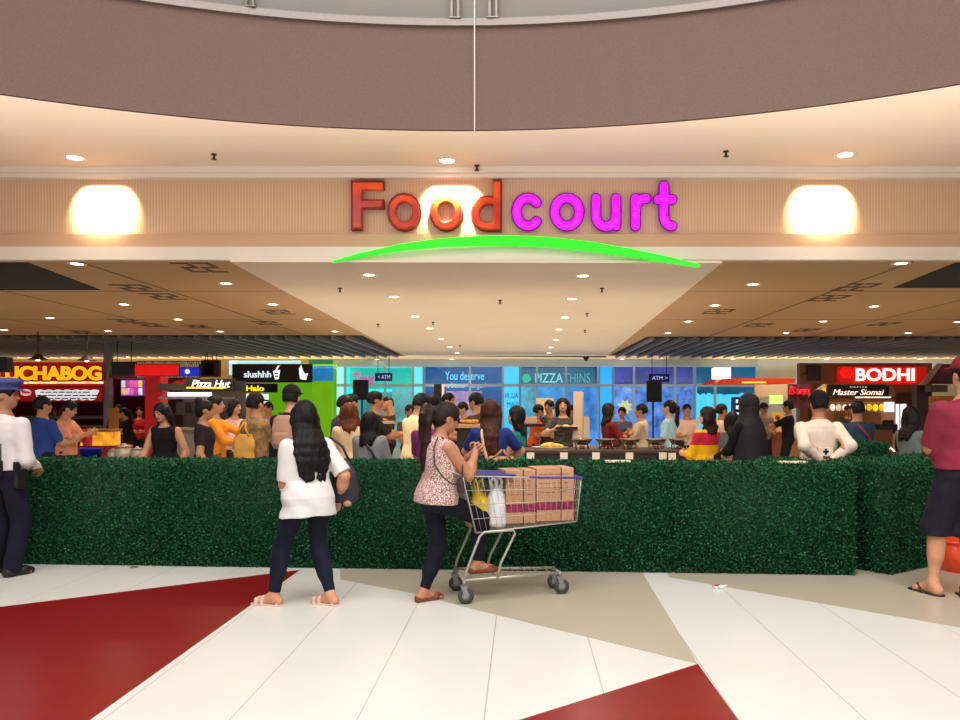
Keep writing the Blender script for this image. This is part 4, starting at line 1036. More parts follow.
t = board('banner_sign', (136,361,200,377.5), 19.4, mat('dark_banner', (30,20,18), .6, 0, .1, 3, emit=.1), 'red banner sign with a small blue emblem panel and dark tree line edging')
bm = BM(); panel(bm, (135,364.5,178.5,375.5), 19.37, .02); obj('red_panel', bm, glow((214,12,10), .8, .08), t)
bm = BM(); panel(bm, (180,368,199,376), 19.37, .02); obj('blue_panel', bm, glow((24,40,190), .8, .2, 4), t)
bm = BM(); lathe(bm, [(0,0),(2.4*19.4/F,0),(2.4*19.4/F,.01),(0,.01)], W(187.5,371.5,19.36), 14, M=Matrix.Rotation(PI/2,4,'X')); obj('white_disc', bm, glow((235,240,250), 1), t)
bm = BM(); r = random.Random(5)
for row in ((361.6,363.6),(376,377.4)):
    x = 137
    while x < 199:
        w = r.uniform(.8,1.8); panel(bm, (x, row[0]+r.uniform(0,.7), x+w, row[1]), 19.37, .02); x += w+r.uniform(.5,1.2)
for k in range(9): panel(bm, (180+k*2.1, 363.5+r.uniform(-1,1), 181.3+k*2.1, 367.2), 19.37, .02)
obj('edge_marks', bm, mat('pale_marks', (190,176,150), .6, emit=.2), t)
bm = BM(); panel(bm, (144.5,376,160,470), 17.0, .4, .02); t = thing('red_pillar', 'broad red stall pillar behind the woman in the black dress', 'pillar', base_of((144,376,160,470), 17.0)); obj('shaft', bm, mat('bright_red', (200,16,20), .45, 0, .08, 2, emit=.12), t)
bm = BM(); prism(bm, [W(x, y, 16.98) for x, y in ((146,376),(150,377),(163,384),(162,392),(155,390),(150,394),(145,394))], (0,.3,0)); obj('curved_head', bm, mat('bright_red', (200,16,20), .45, 0, .08, 2, emit=.12), t)
bm = BM(); prism(bm, [W(x, y, 18.0) for x, y in ((170,385),(176,380.5),(182,380),(186,378.5),(191,378.5),(193,383),(191,387),(172,387))], (0,.08,0)); o = obj('roof_cutout', bm, mat('bright_red', (200,16,20), .45, 0, .08, 2, emit=.12)); tag(o, 'red roof shaped cutout left of the white script sign with yellow underline', 'sign'); center(o)
deco('hanging_board', (201,360,220,377), 23.5, mat('brown_board', (110,70,48), .6, 0, .2, 3), 'brown board high up between the blue emblem and the white framed corner', 'board', .1, hang=2)
deco('hanging_screen', (205,364,214,376), 23.3, mat('black_screen', (30,14,16), .3), 'small dark screen on the brown board above the script sign', 'screen', .1, hang=2)
# pizza counter with a glass hood
YP = 16.0
t = stall('grey pizza counter with a white light tube under its dark canopy', 158, 224, YP, 1.2, mat('steel_back', (112,104,104), .5, .3, .3, 1.5), greys, mat('steel_top', (160,156,152), .3, .6), 1.08, back_y=381)
bm = BM(); p0, p1 = W(158,391,YP), W(234,378,YP); box(bm, p0.x, p1.x, YP-.05, YP+.5, p0.z+.02, p1.z-.12); obj('canopy', bm, mat('canopy_grey', (70,62,58), .6), t)
bm = BM(); panel(bm, (167,392.3,211,396.3), YP+.1, .06, .02); obj('light_tube', bm, glow((245,240,255), 1.6, 0), t)
bm = BM(); panel(bm, (158,397,234,399), YP+.2, .05); obj('shelf_rail', bm, mat('steel_top', (160,156,152), .3, .6), t)
bm = BM()
for x in (176,192): panel(bm, (x,402,x+9,413), YP+.75, .3)
panel(bm, (174,413,212,415), YP+.7, .4); obj('oven', bm, mat('oven_steel', (90,84,82), .35, .6, .2, 4), t)
t = board('script_sign', (186,378.5,234,391), YP-.15, mat('canopy_dark', (46,36,34), .6), 'dark canopy sign with white script and yellow underline')
text('lettering', 'Pizza Hut', (191.5,380,230.5,387.5), YP-.18, glow((250,248,245), 1.2, 0), t, .01, 0, .0, .3)
bm = BM(); prism(bm, [W(x, y, YP-.17) for x, y in ((187,386.8),(224,387.2),(227,388.2),(222,388.8),(186,388.6))], (0,.01,0)); obj('underline', bm, glow((246,206,10), 1.1, 0), t)
# shake stall and its neighbours
YH = 23.0
t = stall('dark shake stall with white cup emblem and lime green wall', 231, 312, YH, 3.0, mat('lime_wall', (110,190,20), .6, 0, .05, 2, emit=.55), mat('dark_counter', (40,36,40), .5), greys, 1.0)
bm = BM(); panel(bm, (229,361,236,375), YH-.1, .1); panel(bm, (229,360.5,300,363.5), YH-.1, .1); obj('light_trim', bm, glow((190,236,236), .9), t)
t = board('stall_sign', (232,364,312,382.5), YH-.15, mat('sign_black', (36,30,32), .5, 0, .1, 3), 'black sign box with white lettering and a cup emblem')
text('lettering', 'slushhh', (244,371,271,377.5), YH-.18, glow((220,236,250), 1.1, 0), t, .01, 0, .008)
wh = glow((245,245,240), 1.2, 0)
bm = BM(); prism(bm, [W(x, y, YH-.17) for x, y in ((273,371),(280,370),(278.5,379),(275,379.5))], (0,.01,0)); prism(bm, [W(x, y, YH-.17) for x, y in ((275.5,370),(277.5,366),(280,365.5),(278.3,367),(277.3,370))], (0,.01,0)); obj('cup_emblem', bm, wh, t)
bm = BM(); panel(bm, (274.5,372.5,278,374), YH-.185, .01); panel(bm, (275,375.5,278,377), YH-.185, .01); obj('cup_stripes', bm, mat('sign_black', (36,30,32), .5, 0, .1, 3), t)
bm = BM(); prism(bm, [W(x, y, YH-.17) for x, y in ((299,369),(301,365),(303,371),(305,374),(308,373),(306,380),(300,379))], (0,.01,0)); obj('side_emblem', bm, wh, t)
t = board('stall_sign', (239,383.5,277,392.5), YH-.3, mat('sign_navy', (26,24,40), .5), 'dark sign with yellow glowing letters under the white cup emblem')
text('lettering', '-Halo', (243,385.5,264,391), YH-.33, glow((250,232,20), 1.2, 0), t, .01, 0, .015)
for k, (x0, x1) in enumerate(((218,226),(229,236),(240,252),(253,268))):
    deco('hanging_menu_screen', (x0,394,x1,403.3), YH-.25, glow((230,240,245), 1.1, .1, 6), ['white lit menu screen, narrow one next to the script sign', 'white lit menu screen with a dark middle', 'white lit menu screen straight under the yellow letters', 'white lit menu screen last in the row toward the green wall'][k], 'menu screen', .06, hang=.3)
deco('lime_partition', (312,382,332.5,470), 24.5, glow((120,190,20), .62, .06), 'lime green wall panel beside the white and cyan pillar', 'partition', .1)
deco('light_box', (312,366,333,381), 25.5, glow((40,130,200), .7, .3), 'blue and cyan light panel above the lime green wall', 'light box', .1)

# ------------------------------------------------------------------ stalls on the right
t = thing('kiosk_canopy', 'orange red kiosk canopy under the white glowing box', 'canopy', base_of((714,378,796,384), 19))
bm = BM(); prism(bm, [W(x, y, 19) for x, y in ((716,383.5),(722,379),(740,378),(795,378.5),(795,383),(740,384)) ], (0,1.5,0)); obj('fascia', bm, mat('orange_red', (206,56,24), .5, 0, .1, 3, emit=.4), t)
bm = BM(); panel(bm, (742,381.5,766,383.2), 18.98, .02); obj('lamp_strip', bm, glow((250,170,60), 1.3, .1), t)
deco('light_box', (714.5,367.5,731,379), 19.2, glow((250,246,235), 1.5, .02), 'white glowing light box on the orange red canopy', 'light box', .3)
t = thing('kiosk', 'cream kiosk with red script and striped wooden front', 'food stall', base_of((755,384,812,470), 18.5))
bm = BM(); panel(bm, (755,384.5,789,397), 18.5, .1); obj('header', bm, mat('kiosk_cream', (206,176,146), .6, 0, .05, 3, emit=.1), t)
bm = BM(); panel(bm, (789,384,812,408), 18.3, .1); obj('side_board', bm, mat('kiosk_wine', (96,40,56), .6, 0, .6, 9, emit=.1), t)
bm = BM(); sq = [[(790,394),(791.5,386.5),(794.5,388),(791.5,390),(795.5,392.5),(791,394)]]+[[(x,394),(x+.6,389.5),(x+2.6,389.5),(x+2.6,393.5),(x+.4,394)] for x in (797.5,802,806.5)]
for q_ in sq: tube(bm, [W(x, y, 18.27) for x, y in q_], .028, 6)
obj('script_lettering', bm, glow((214,20,40), .9, .05), t)
bm = BM(); a, b2 = W(768,432,18.0), W(786,432,18.0); box(bm, a.x, b2.x, 17.9, 18.4, 0, a.z); obj('counter', bm, mat('copper_panel', (150,84,60), .6, 0, .3, 6), t)
bm = BM(); a, b2 = W(786,438,18.0), W(800,438,18.0); box(bm, a.x, b2.x, 17.9, 18.4, 0, a.z); obj('side_counter', bm, mat('tan_panel', (180,136,96), .6), t)
deco('lit_screen', (769.5,395,783,404), 18.2, glow((190,235,120), 1.0, .4, 2), 'small green and white lit screen under the cream kiosk header', 'screen', .06)
t = board('picture_poster', (772.5,412,784,431.5), 17.6, glow((206,160,60), .5, .2), 'yellow poster with a red figure eight dish beside the man in black', 'poster', .03)
bm = BM()
for y in (417.5, 424.5): lathe(bm, [(0,0),(2.4*17.6/F,0),(2.4*17.6/F,.012),(0,.012)], W(777.5,y,17.59), 14, M=Matrix.Rotation(PI/2,4,'X'))
obj('dish_picture', bm, mat('dish_red', (170,50,30), .6), t)
t = thing('lit_pylon', 'dark blue pylon with glowing squares behind the black veil', 'pylon', base_of((734,397,745,470), 20))
bm = BM(); prism(bm, [W(x, y, 20) for x, y in ((733,470),(735.5,397),(746,397),(746,470))], (0,.4,0)); obj('shaft', bm, mat('pylon_blue', (22,20,70), .5, 0, .1, 3, emit=.2), t)
for y in (399.5,405.5,412.5): bm = BM(); panel(bm, (736,y,739.5,y+3.6), 19.98, .01); obj('glowing_square', bm, glow((190,225,255), 1.2, 0), t)
wood = mat('warm_wood', (166,112,70), .6, 0, .12, 3)
t = thing('food_stall', 'wood framed stall with the white lettered red sign', 'food stall', base_of((800,362,932,470), 22))
bm = BM(); panel(bm, (800,363,932,392), 22, .25); obj('header', bm, wood, t)
bm = BM(); p0, p1 = W(800,470,24.5), W(932,400,24.5); box(bm, p0.x, p1.x, 24.5, 24.6, 0, 2.7); obj('back_panel', bm, mat('stall_back', (150,112,78), .6, 0, .2, 2), t)
bm = BM(); p0, p1 = W(812,470,22), W(930,470,22); box(bm, p0.x, p1.x, 21.6, 22.2, 0, 1.0, .01); obj('counter', bm, mat('stall_counter', (110,70,44), .6), t)
bm = BM(); panel(bm, (800,392,808,470), 21.9, .3); obj('post', bm, mat('tan_panel', (180,136,96), .6), t)
deco('framed_screen', (808,365.5,821,381), 21.8, mat('black_screen2', (60,24,26), .3), 'dark framed screen on the wood header left of the white letters', 'screen', .1)
bm = BM(); a = W(802,374,21.8); b2 = W(808,374,21.8); tube(bm, [a, b2], .02, 6); o = obj('screen_bracket', bm, mat('dark_metal', (50,44,40), .4, .6)); tag(o, 'thin dark bracket holding the framed screen on the wood header', 'bracket')
t = board('stall_sign', (838,366.5,927,384.5), 21.6, mat('bodhi_red', (190,20,10), .5, 0, .1, 3, emit=.6), 'red glowing sign with white capital letters on the wood header')
text('letter_outline', 'BODHI', (854.5,367,916,382.5), 21.56, glow((236,16,10), 1.1, .02), t, .01, 0, .09)
text('lettering', 'BODHI', (856,368.3,914.5,381), 21.53, glow((255,246,225), 1.5, 0), t, .012, 0, .02)
bm = BM()
for k in range(6):
    c = W(846.5+4.0*math.cos(k*PI/3), 372.5+3.2*math.sin(k*PI/3), 21.55); lathe(bm, [(0,0),(.075,0),(.075,.02),(0,.02)], c, 10, M=Matrix.Rotation(PI/2,4,'X'))
obj('leaf_emblem', bm, glow((240,20,14), 1.1, 0), t)
# smaller dumpling kiosk before it
YM = 17.0
t = thing('kiosk', 'small wooden kiosk with slanted roof and dark script board', 'food stall', base_of((812,384,896,470), YM))
bm = BM(); prism(bm, [W(x, y, YM) for x, y in ((813,395),(828,384),(890,384),(896,392),(896,397),(813,397))], (0,.3,0)); obj('roof', bm, mat('kiosk_roof', (150,120,94), .6), t)
bm = BM(); prism(bm, [W(x, y, YM-.03) for x, y in ((814,395),(826.5,386),(826.5,395))], (0,.03,0)); obj('lit_gable', bm, glow((230,170,60), .7, .1), t)
bm = BM(); panel(bm, (827,384.8,889,396.5), YM-.08, .06, .01); sb = obj('name_board', bm, mat('name_black', (36,14,14), .5), t)
text('lettering', 'Master Siomai', (833,389.3,884,395), YM-.1, glow((245,225,215), 1.1, 0), sb, .008, 0, .0, .3)
text('small_lettering', 'M A S T E R', (850,386.3,867,387.8), YM-.1, glow((210,190,180), .8, 0), sb, .005, 0, .0)
bm = BM(); panel(bm, (856,396.8,891,397.9), YM-.06, .04); obj('light_strip', bm, glow((255,235,220), 1.6, 0), t)
bm = BM(); p0, p1 = W(820,470,YM), W(895,470,YM); box(bm, p0.x, p1.x, YM+.1, YM+.7, 0, 1.0, .01); obj('counter', bm, mat('stall_counter', (110,70,44), .6), t)
bm = BM(); panel(bm, (826,398.5,896,402), YM+.3, .1); obj('inner_header', bm, wood, t)
bm = BM(); p0, p1 = W(822,470,YM+1.5), W(895,400,YM+1.5); box(bm, p0.x, p1.x, YM+1.5, YM+1.55, 0, p1.z); obj('back_panel', bm, mat('kiosk_back', (176,136,100), .6, 0, .1, 2), t)
t = board('menu_board', (829,402.5,886,412), YM+1.35, glow((120,84,50), .5, .3, 5), 'row of lit food pictures inside the small wooden kiosk', 'menu board')
r = random.Random(12)
for k in range(9): bm = BM(); x = 830+k*6.1; lathe(bm, [(0,0),(2.7*18.4/F,0),(2.7*18.4/F,.012),(0,.012)], W(x+2.6,407.5+r.uniform(-.6,.6),YM+1.33), 12, M=Matrix.Rotation(PI/2,4,'X') @ Matrix.Diagonal((1,1.25,1,1))); obj('food_picture', bm, glow([(225,215,200),(200,190,170),(235,225,210),(216,200,170),(190,150,110),(225,200,150),(246,190,30),(250,206,20),(230,180,40)][k], .9, .3, 9), t)
deco('lit_screen', (884.5,401.5,894.5,412), YM+1.3, glow((215,220,245), 1.0, .05), 'pale violet lit screen at the end of the food pictures', 'screen', .05)
t = thing('cash_register', 'black cash register on the counter of the small wooden kiosk', 'cash register', base_of((880,420,897,432), YM+.3))
bm = BM(); panel(bm, (880,424,898,434), YM+.3, .3, .02); obj('body', bm, mat('black_plastic', (18,18,20), .3), t)
bm = BM(); panel(bm, (884,420,894,424.5), YM+.35, .08, .01); obj('display', bm, mat('black_plastic', (18,18,20), .3), t)
for x0, x1, Yp, lb in ((896.5,899.5,17.4,'white glowing slit beside the small kiosk, the thin one'), (901,906.5,18.4,'white glowing slit behind the dark haired woman in grey green')):
    deco('glow_slit', (x0,404,x1,432), Yp, glow((225,235,245), 1.0, .1), lb, 'light strip', .05)  # glowing bars standing in for bright slits, mounted on nothing
bm = BM(); a, b2 = W(917,384,15), W(928.5,384,15); box(bm, a.x, b2.x, 15, 15.2, 0, a.z); o = obj('dark_post', bm, mat('dark_brown_post', (46,22,28), .5)); tag(o, 'thick dark brown post behind the woman in grey green', 'post'); center(o)
t = thing('corner_awning', 'dark wine red awning with grey slanted edge, over the orange cabinets', 'awning', base_of((915,362,975,384), 14.8))
bm = BM(); prism(bm, [W(x, y, 14.8) for x, y in ((926,384),(942,364),(1100,364),(1100,384))], (0,.06,0)); obj('face', bm, mat('wine_awning', (84,24,32), .6), t)
bm = BM(); prism(bm, [W(x, y, 14.75) for x, y in ((917,385),(921,384),(938,363.5),(943,363.5),(927,385))], (0,.04,0)); obj('slanted_edge', bm, mat('grey_edge', (146,120,104), .5), t)
t = thing('orange_cabinet', 'orange wood cabinet wall with two rows, behind the man in maroon', 'cabinet', base_of((928,396,990,470), 16.5))
bm = BM(); a, b2 = W(928,396,16.5), W(1010,470,16.5); box(bm, a.x, b2.x, 16.5, 16.9, 0, a.z); obj('carcass', bm, mat('orange_wood', (190,110,40), .6, 0, .08, 3, emit=.08), t)
for k, (y0, y1) in enumerate(((397.5,405),(407,424),(426,462))): bm = BM(); panel(bm, (930,y0,1008,y1), 16.46, .04, .01); obj('door', bm, mat('orange_wood', (190,110,40), .6, 0, .08, 3, emit=.08), t)
for k, (x0, y0, x1, y1, Yb, c, lb) in enumerate(((0,357,7,372,16,(24,22,52),'dark navy box sign above the guard\'s cap'), (930,385,948,392,14.6,(70,50,44),'dark lamp housing under the wine red awning'))):
    deco('box_sign' if k == 0 else 'mounted_lamp', (x0-(30 if k == 0 else 0), y0, x1, y1), Yb, mat('dark_box', c, .5), lb, 'sign' if k == 0 else 'lamp', .2)
# bright counter before the woman in grey green
t = thing('lit_counter', 'counter with a bright white lit top near the woman in grey green', 'counter', base_of((870,450,900,470), 11))
bm = BM(); a, b2 = W(868,450,11), W(899,450,11); box(bm, a.x, b2.x, 10.9, 11.5, 0, a.z-.03); obj('base', bm, mat('dark_counter', (40,36,40), .5), t)
bm = BM(); p = [W(868,450.5,11.4), W(893,450.5,11.4)]; prism(bm, [W(868,457,10.9), W(898.5,457,10.9), W(893,450.5,11.4), W(869,450.5,11.4)], (0,0,.03)); obj('lit_top', bm, glow((250,236,205), 1.4, .03), t)
text('price_text', '10.5', (885,446.8,892,449.2), 11.5, glow((230,235,245), 1, 0), t, .004, 0, 0)

# ------------------------------------------------------------------ buffet counter in the middle
YC = 11.2; ztab = EYE-45*YC/F
t = thing('buffet_table', 'long black buffet table with white cards along its edge', 'table', (1.2, YC+.3, 0)); dkw = mat('buffet_black', (30,22,20), .5)
bm = BM(); x0, x1 = W(519,448,YC).x, W(692,448,YC).x; box(bm, x0, x1, YC, YC+.75, ztab-.05, ztab, .01); obj('table_top', bm, mat('buffet_top', (70,46,34), .4), t)
bm = BM(); box(bm, x0+.02, x1-.02, YC+.03, YC+.72, 0, ztab-.05); obj('skirt', bm, dkw, t)
cd = None
for k, x in enumerate((530.5,564,596,629.5,663,672)):
    px = (x-3.8, 452.5, x+3.8, 459.5) if k < 5 else (x-2, 455, x+2.5, 460)
    bm = BM(); p = W(px[0], px[3], YC-.02); q_ = W(px[2], px[1], YC-.02)
    w, h = q_.x-p.x, q_.z-p.z
    if cd is None:
        cd = obj('hanging_dish_card', bm, mat('white_card', (226,210,190), .6, 0, .05, 8), None); bm = BM(); box(bm, -w/2, w/2, -.006, 0, 0, h, .001); bm.to_mesh(cd.data); bm.free()
        cd.location = ((p.x+q_.x)/2, YC-.006, p.z); tag(cd, 'white dish card on the front edge of the black buffet table', 'card', 'dish cards on the buffet table')
    else:
        bm.free(); c2 = cd.copy(); C.objects.link(c2); c2.location = ((p.x+q_.x)/2, YC-.006, p.z)
steelm = mat('chafing_steel', (190,176,160), .22, .9, .05, 5)
ch = None
for k, (x, lb) in enumerate(((582,'steel chafing dish nearest the tray of yellow food'),(606,'steel chafing dish in front of the maroon shirted woman'),(630,'steel chafing dish between the maroon woman and the cream shirted man'),(656,'steel chafing dish in front of the cream shirted man'),(679,'steel chafing dish at the end toward the yellow and red hoodie'))):
    p = Vector(((x-CX)/F*(YC+.32), YC+.32, ztab))
    if ch is None:
        t = ch = thing('chafing_dish', lb, 'chafing dish', p)
        bm = BM(); lathe(bm, [(0,.06),(.10,.06),(.145,.13),(.16,.14),(.16,.15),(.14,.15),(.0,.10)], n=28); obj('bowl', bm, steelm, t, world=False)
        bm = BM(); lathe(bm, [(.0,.105),(.12,.135),(.08,.15),(0,.155)], n=20); obj('food', bm, mat('stew', (120,62,30), .4, 0, .6, 40), t, world=False)
        for q in range(4):
            a = PI/4+q*PI/2; bm = BM(); tube(bm, [(.13*math.cos(a),.13*math.sin(a),0),(.12*math.cos(a),.12*math.sin(a),.10)], .008, 6); obj('leg', bm, steelm, t, world=False)
        bm = BM(); lathe(bm, [(0,0),(.04,0),(.04,.045),(0,.045)], n=14); obj('burner', bm, steelm, t, world=False)
    else: dup(ch, p, lb)
t = thing('serving_tray', 'wide tray of yellow noodles and greens on the buffet table', 'tray', Vector(((550-CX)/F*(YC+.35), YC+.35, ztab)))
bm = BM(); lathe(bm, [(0,0),(.24,0),(.27,.03),(.26,.03),(.235,.01),(0,.01)], n=28, sy=.7); obj('platter', bm, mat('platter', (190,170,150), .4), t, world=False)
S = SDF()
r = random.Random(4)
for k in range(30): a = r.uniform(0,2*PI); q = r.uniform(0,.2); S.ell((q*math.cos(a), q*.62*math.sin(a), .03+.035*(1-q/.22)), (.045,.035,.028), None, .01)
P, Q = S.mesh(.008); o = obj('noodles', to_mesh('noodles', P, Q), mat('noodles', (226,170,60), .5, 0, .5, 25), t, world=False); o['kind'] = 'stuff'
bm = BM(); panel(bm, (578,392,583.5,502), YC+1.2, .04); panel(bm, (573.5,391.5,582.5,502.2), YC+1.16, .04); o = obj('display_board', bm, mat('cream_board', (216,188,158), .6, 0, .04, 5, emit=.12)); tag(o, 'tall narrow cream board standing behind the buffet table', 'board'); center(o)
bm = BM(); panel(bm, (583.5,416.5,589.5,502.6), YC+1.1, .06); o = obj('display_board', bm, mat('cream_board', (206,176,146), .6, 0, .04, 5, emit=.1)); tag(o, 'short cream board beside the tall one behind the buffet table', 'board'); center(o)
# two tier stand with boxes at the teal woman's shoulder
t = thing('tiered_stand', 'dark two tier stand of cream boxes behind the woman in teal', 'stand', base_of((522,416,548,470), 13.3))
bm = BM(); a, b2 = W(523,424,13.3), W(548,424,13.3); box(bm, a.x, b2.x, 13.3, 13.62, a.z-.05, a.z); box(bm, a.x+.03, a.x+.07, 13.4, 13.45, 0, a.z-.05); box(bm, b2.x-.07, b2.x-.03, 13.4, 13.45, 0, a.z-.05); obj('shelf', bm, dkw, t)
deco('cream_box', (524,417,537,423.8), 13.34, mat('cream_card', (214,180,150), .7), 'cream food box on the dark two tier stand', 'box', .22)
deco('wall_menu', (536,398,554,415), 16, glow((206,176,120), .5, .15, 3), 'pale tan panel behind the smiling woman\'s shoulder', 'board', .05)
# serving shelf with food before the olive shirted man
t = thing('serving_shelf', 'dark raised serving shelf with food, right of the ponytailed woman on the cart', 'shelf', base_of((452,421,484,470), 10.4))
bm = BM(); a, b2 = W(455,424.5,10.4), W(483,424.5,10.4); box(bm, a.x, b2.x, 10.4, 10.8, a.z-.05, a.z, .008); obj('top', bm, mat('tan_panel', (180,136,96), .6), t)
bm = BM(); box(bm, a.x+.02, b2.x-.02, 10.45, 10.75, 0, a.z-.05); obj('body', bm, dkw, t)
S = SDF(); r = random.Random(6)
for k in range(14): S.ell((r.uniform(-.13,.13), r.uniform(-.06,.06), .02+r.uniform(0,.02)), (.04,.03,.025), None, .01)
P, Q = S.mesh(.008); o = obj('fried_snacks', to_mesh('fried', P, Q), mat('fried', (196,132,60), .5, 0, .5, 30)); o.location = ((a.x+b2.x)/2, 10.6, a.z+.003); tag(o, 'heap of golden fried snacks on the raised serving shelf', 'food', None, 'stuff')
# papers lying on the hedges
for x0, x1, y, lb in ((605,630,464,'white card strip lying on the hedge top below the buffet table'), (778,806,465.5,'white card strip lying on the hedge top near the clasped hands')):
    tt = (x0+x1)/2; Yh = 7.09+(3.04-(tt-CX)/F*7.15)*.0645+.10
    a, b2 = W(x0, y, Yh).x, W(x1, y, Yh).x
    bm = BM(); box(bm, a, b2, Yh-.05, Yh+.05, 1.012, 1.03, .003); o = obj('card_strip', bm, mat('white_strip', (222,212,180), .6)); tag(o, lb, 'card'); center(o)
# crumbs of litter and a floor stud
p = fl(720,588); t = thing('crumpled_wrapper', 'small crumpled red and white wrapper on the pale floor', 'litter', p)
S = SDF(); r = random.Random(2)
for k in range(7): S.ell((r.uniform(-.05,.05), r.uniform(-.03,.03), .012), (.022,.014,.012), None, .004)
P, Q = S.mesh(.004); obj('white_side', to_mesh('wrap', P, Q), mat('white_paper', (230,226,220), .5), t, world=False)
S = SDF()
for k in range(4): S.ell((-.03+r.uniform(-.02,.02), r.uniform(-.02,.02), .018), (.02,.012,.012), None, .004)
P, Q = S.mesh(.004); obj('red_side', to_mesh('wrap', P, Q), mat('red_paper', (190,30,36), .5), t, world=False)
bm = BM(); lathe(bm, [(0,0),(.035,0),(.033,.006),(0,.008)], fl(134,567.5), 16); o = obj('floor_stud', bm, mat('dull_brass', (120,112,96), .4, .6)); tag(o, 'small round metal stud on the floor before the hedge', 'floor stud'); center(o)
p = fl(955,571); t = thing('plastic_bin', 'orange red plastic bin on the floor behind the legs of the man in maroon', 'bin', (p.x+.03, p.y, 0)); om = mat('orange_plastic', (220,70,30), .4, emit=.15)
bm = BM(); lathe(bm, [(0,0),(.13,0),(.16,.28),(.15,.28),(.12,.01),(0,.01)], n=24); obj('tub', bm, om, t, world=False)
bm = BM(); lathe(bm, [(.16,.27),(.175,.275),(.175,.295),(.155,.295)], n=24); obj('rim', bm, om, t, world=False)
# ------------------------------------------------------------------ shopping cart
u0 = fl(469,603.5); u1 = fl(565,593.5); u2 = fl(450,591.5); u3 = fl(552,589)
rear, front = (u0+u2)/2, (u1+u3)/2; cd_ = (front-rear).normalized(); crot = math.atan2(cd_.y, cd_.x)
cart = thing('shopping_cart', 'chrome wire shopping cart with blue handle, loaded with boxes and bags', 'shopping cart', rear, crot)
LW = (front-rear).length
chrome = mat('chrome_wire', (176,170,158), .35, .5, .04, 10); bluep = mat('blue_handle', (30,40,140), .4); rub = mat('grey_rubber', (58,58,60), .6); hub = mat('grey_hub', (140,140,140), .4, .4)
# corners of the basket in cart space: u along, v across (+v away from the camera), z up
BT = {'rt': (-.02,.27,1.00), 'ft': (.965,.205,.955), 'rb': (.10,.20,.545), 'fb': (.94,.165,.60)}
def bp_(k, s): a = BT[k]; return Vector((a[0], s*a[1], a[2]))
def mixv(a, b, t): return a+(b-a)*t
bm = BM()
for s in (-1,1):
    rt, ft, rb, fb = (bp_(k, s) for k in ('rt','ft','rb','fb'))
    tube(bm, [rt, ft], .006, 6); tube(bm, [rb, fb], .005, 6); tube(bm, [rt, rb], .006, 6); tube(bm, [ft, fb], .006, 6)
    for k in range(1,4): tube(bm, [mixv(rt, rb, k/4), mixv(ft, fb, k/4)], .0036, 5)
    for k in range(1,19): tube(bm, [mixv(rt, ft, k/19), mixv(rb, fb, k/19)], .0020, 5)
for k in range(5):
    t_ = k/4; tube(bm, [mixv(bp_('ft',-1), bp_('fb',-1), t_), mixv(bp_('ft',1), bp_('fb',1), t_)], .0034, 5); tube(bm, [mixv(bp_('rt',-1), bp_('rb',-1), t_), mixv(bp_('rt',1), bp_('rb',1), t_)], .0034, 5)
for k in range(1,9):
    t_ = k/9; tube(bm, [mixv(bp_('ft',-1), bp_('ft',1), t_), mixv(bp_('fb',-1), bp_('fb',1), t_)], .0024, 5); tube(bm, [mixv(bp_('rt',-1), bp_('rt',1), t_), mixv(bp_('rb',-1), bp_('rb',1), t_)], .0024, 5); tube(bm, [mixv(bp_('rb',-1), bp_('rb',1), t_), mixv(bp_('fb',-1), bp_('fb',1), t_)], .0024, 5)
for k in range(1,12): tube(bm, [mixv(bp_('rb',-1), bp_('fb',-1), k/12), mixv(bp_('rb',1), bp_('fb',1), k/12)], .0024, 5)
obj('wire_basket', bm, chrome, cart, world=False)
bm = BM()
for s in (-1,1): tube(bm, [bp_('rt', s), (-.10, s*.265, 1.035), (-.14, s*.26, 1.04)], .010, 8)
obj('handle_bracket', bm, chrome, cart, world=False)
bm = BM(); tube(bm, [(-.14,-.27,1.04),(-.14,.27,1.04)], .016, 10); obj('push_handle', bm, bluep, cart, world=False)
bm = BM(); tube(bm, [mixv(bp_('rt',-1), bp_('ft',-1), .55)+Vector((0,-.008,.004)), bp_('ft',-1)+Vector((0,-.008,.004))], .009, 8); tube(bm, [mixv(bp_('rt',1), bp_('ft',1), .1)+Vector((0,.008,.004)), bp_('ft',1)+Vector((0,.008,.004))], .009, 8); tube(bm, [bp_('ft',-1)+Vector((.008,0,.004)), bp_('ft',1)+Vector((.008,0,.004))], .009, 8); obj('rim_guard', bm, mat('violet_guard', (78,58,150), .4), cart, world=False)
# child seat flap in blue at the rear
bm = BM(); box(bm, .0, .42, -.235, .235, .985, 1.0, .004); 
for v in bm.verts: v.co.y *= 1-.2*v.co.x
obj('seat_flap', bm, mat('blue_flap', (26,46,130), .4, 0, .2, 12), cart, world=False)
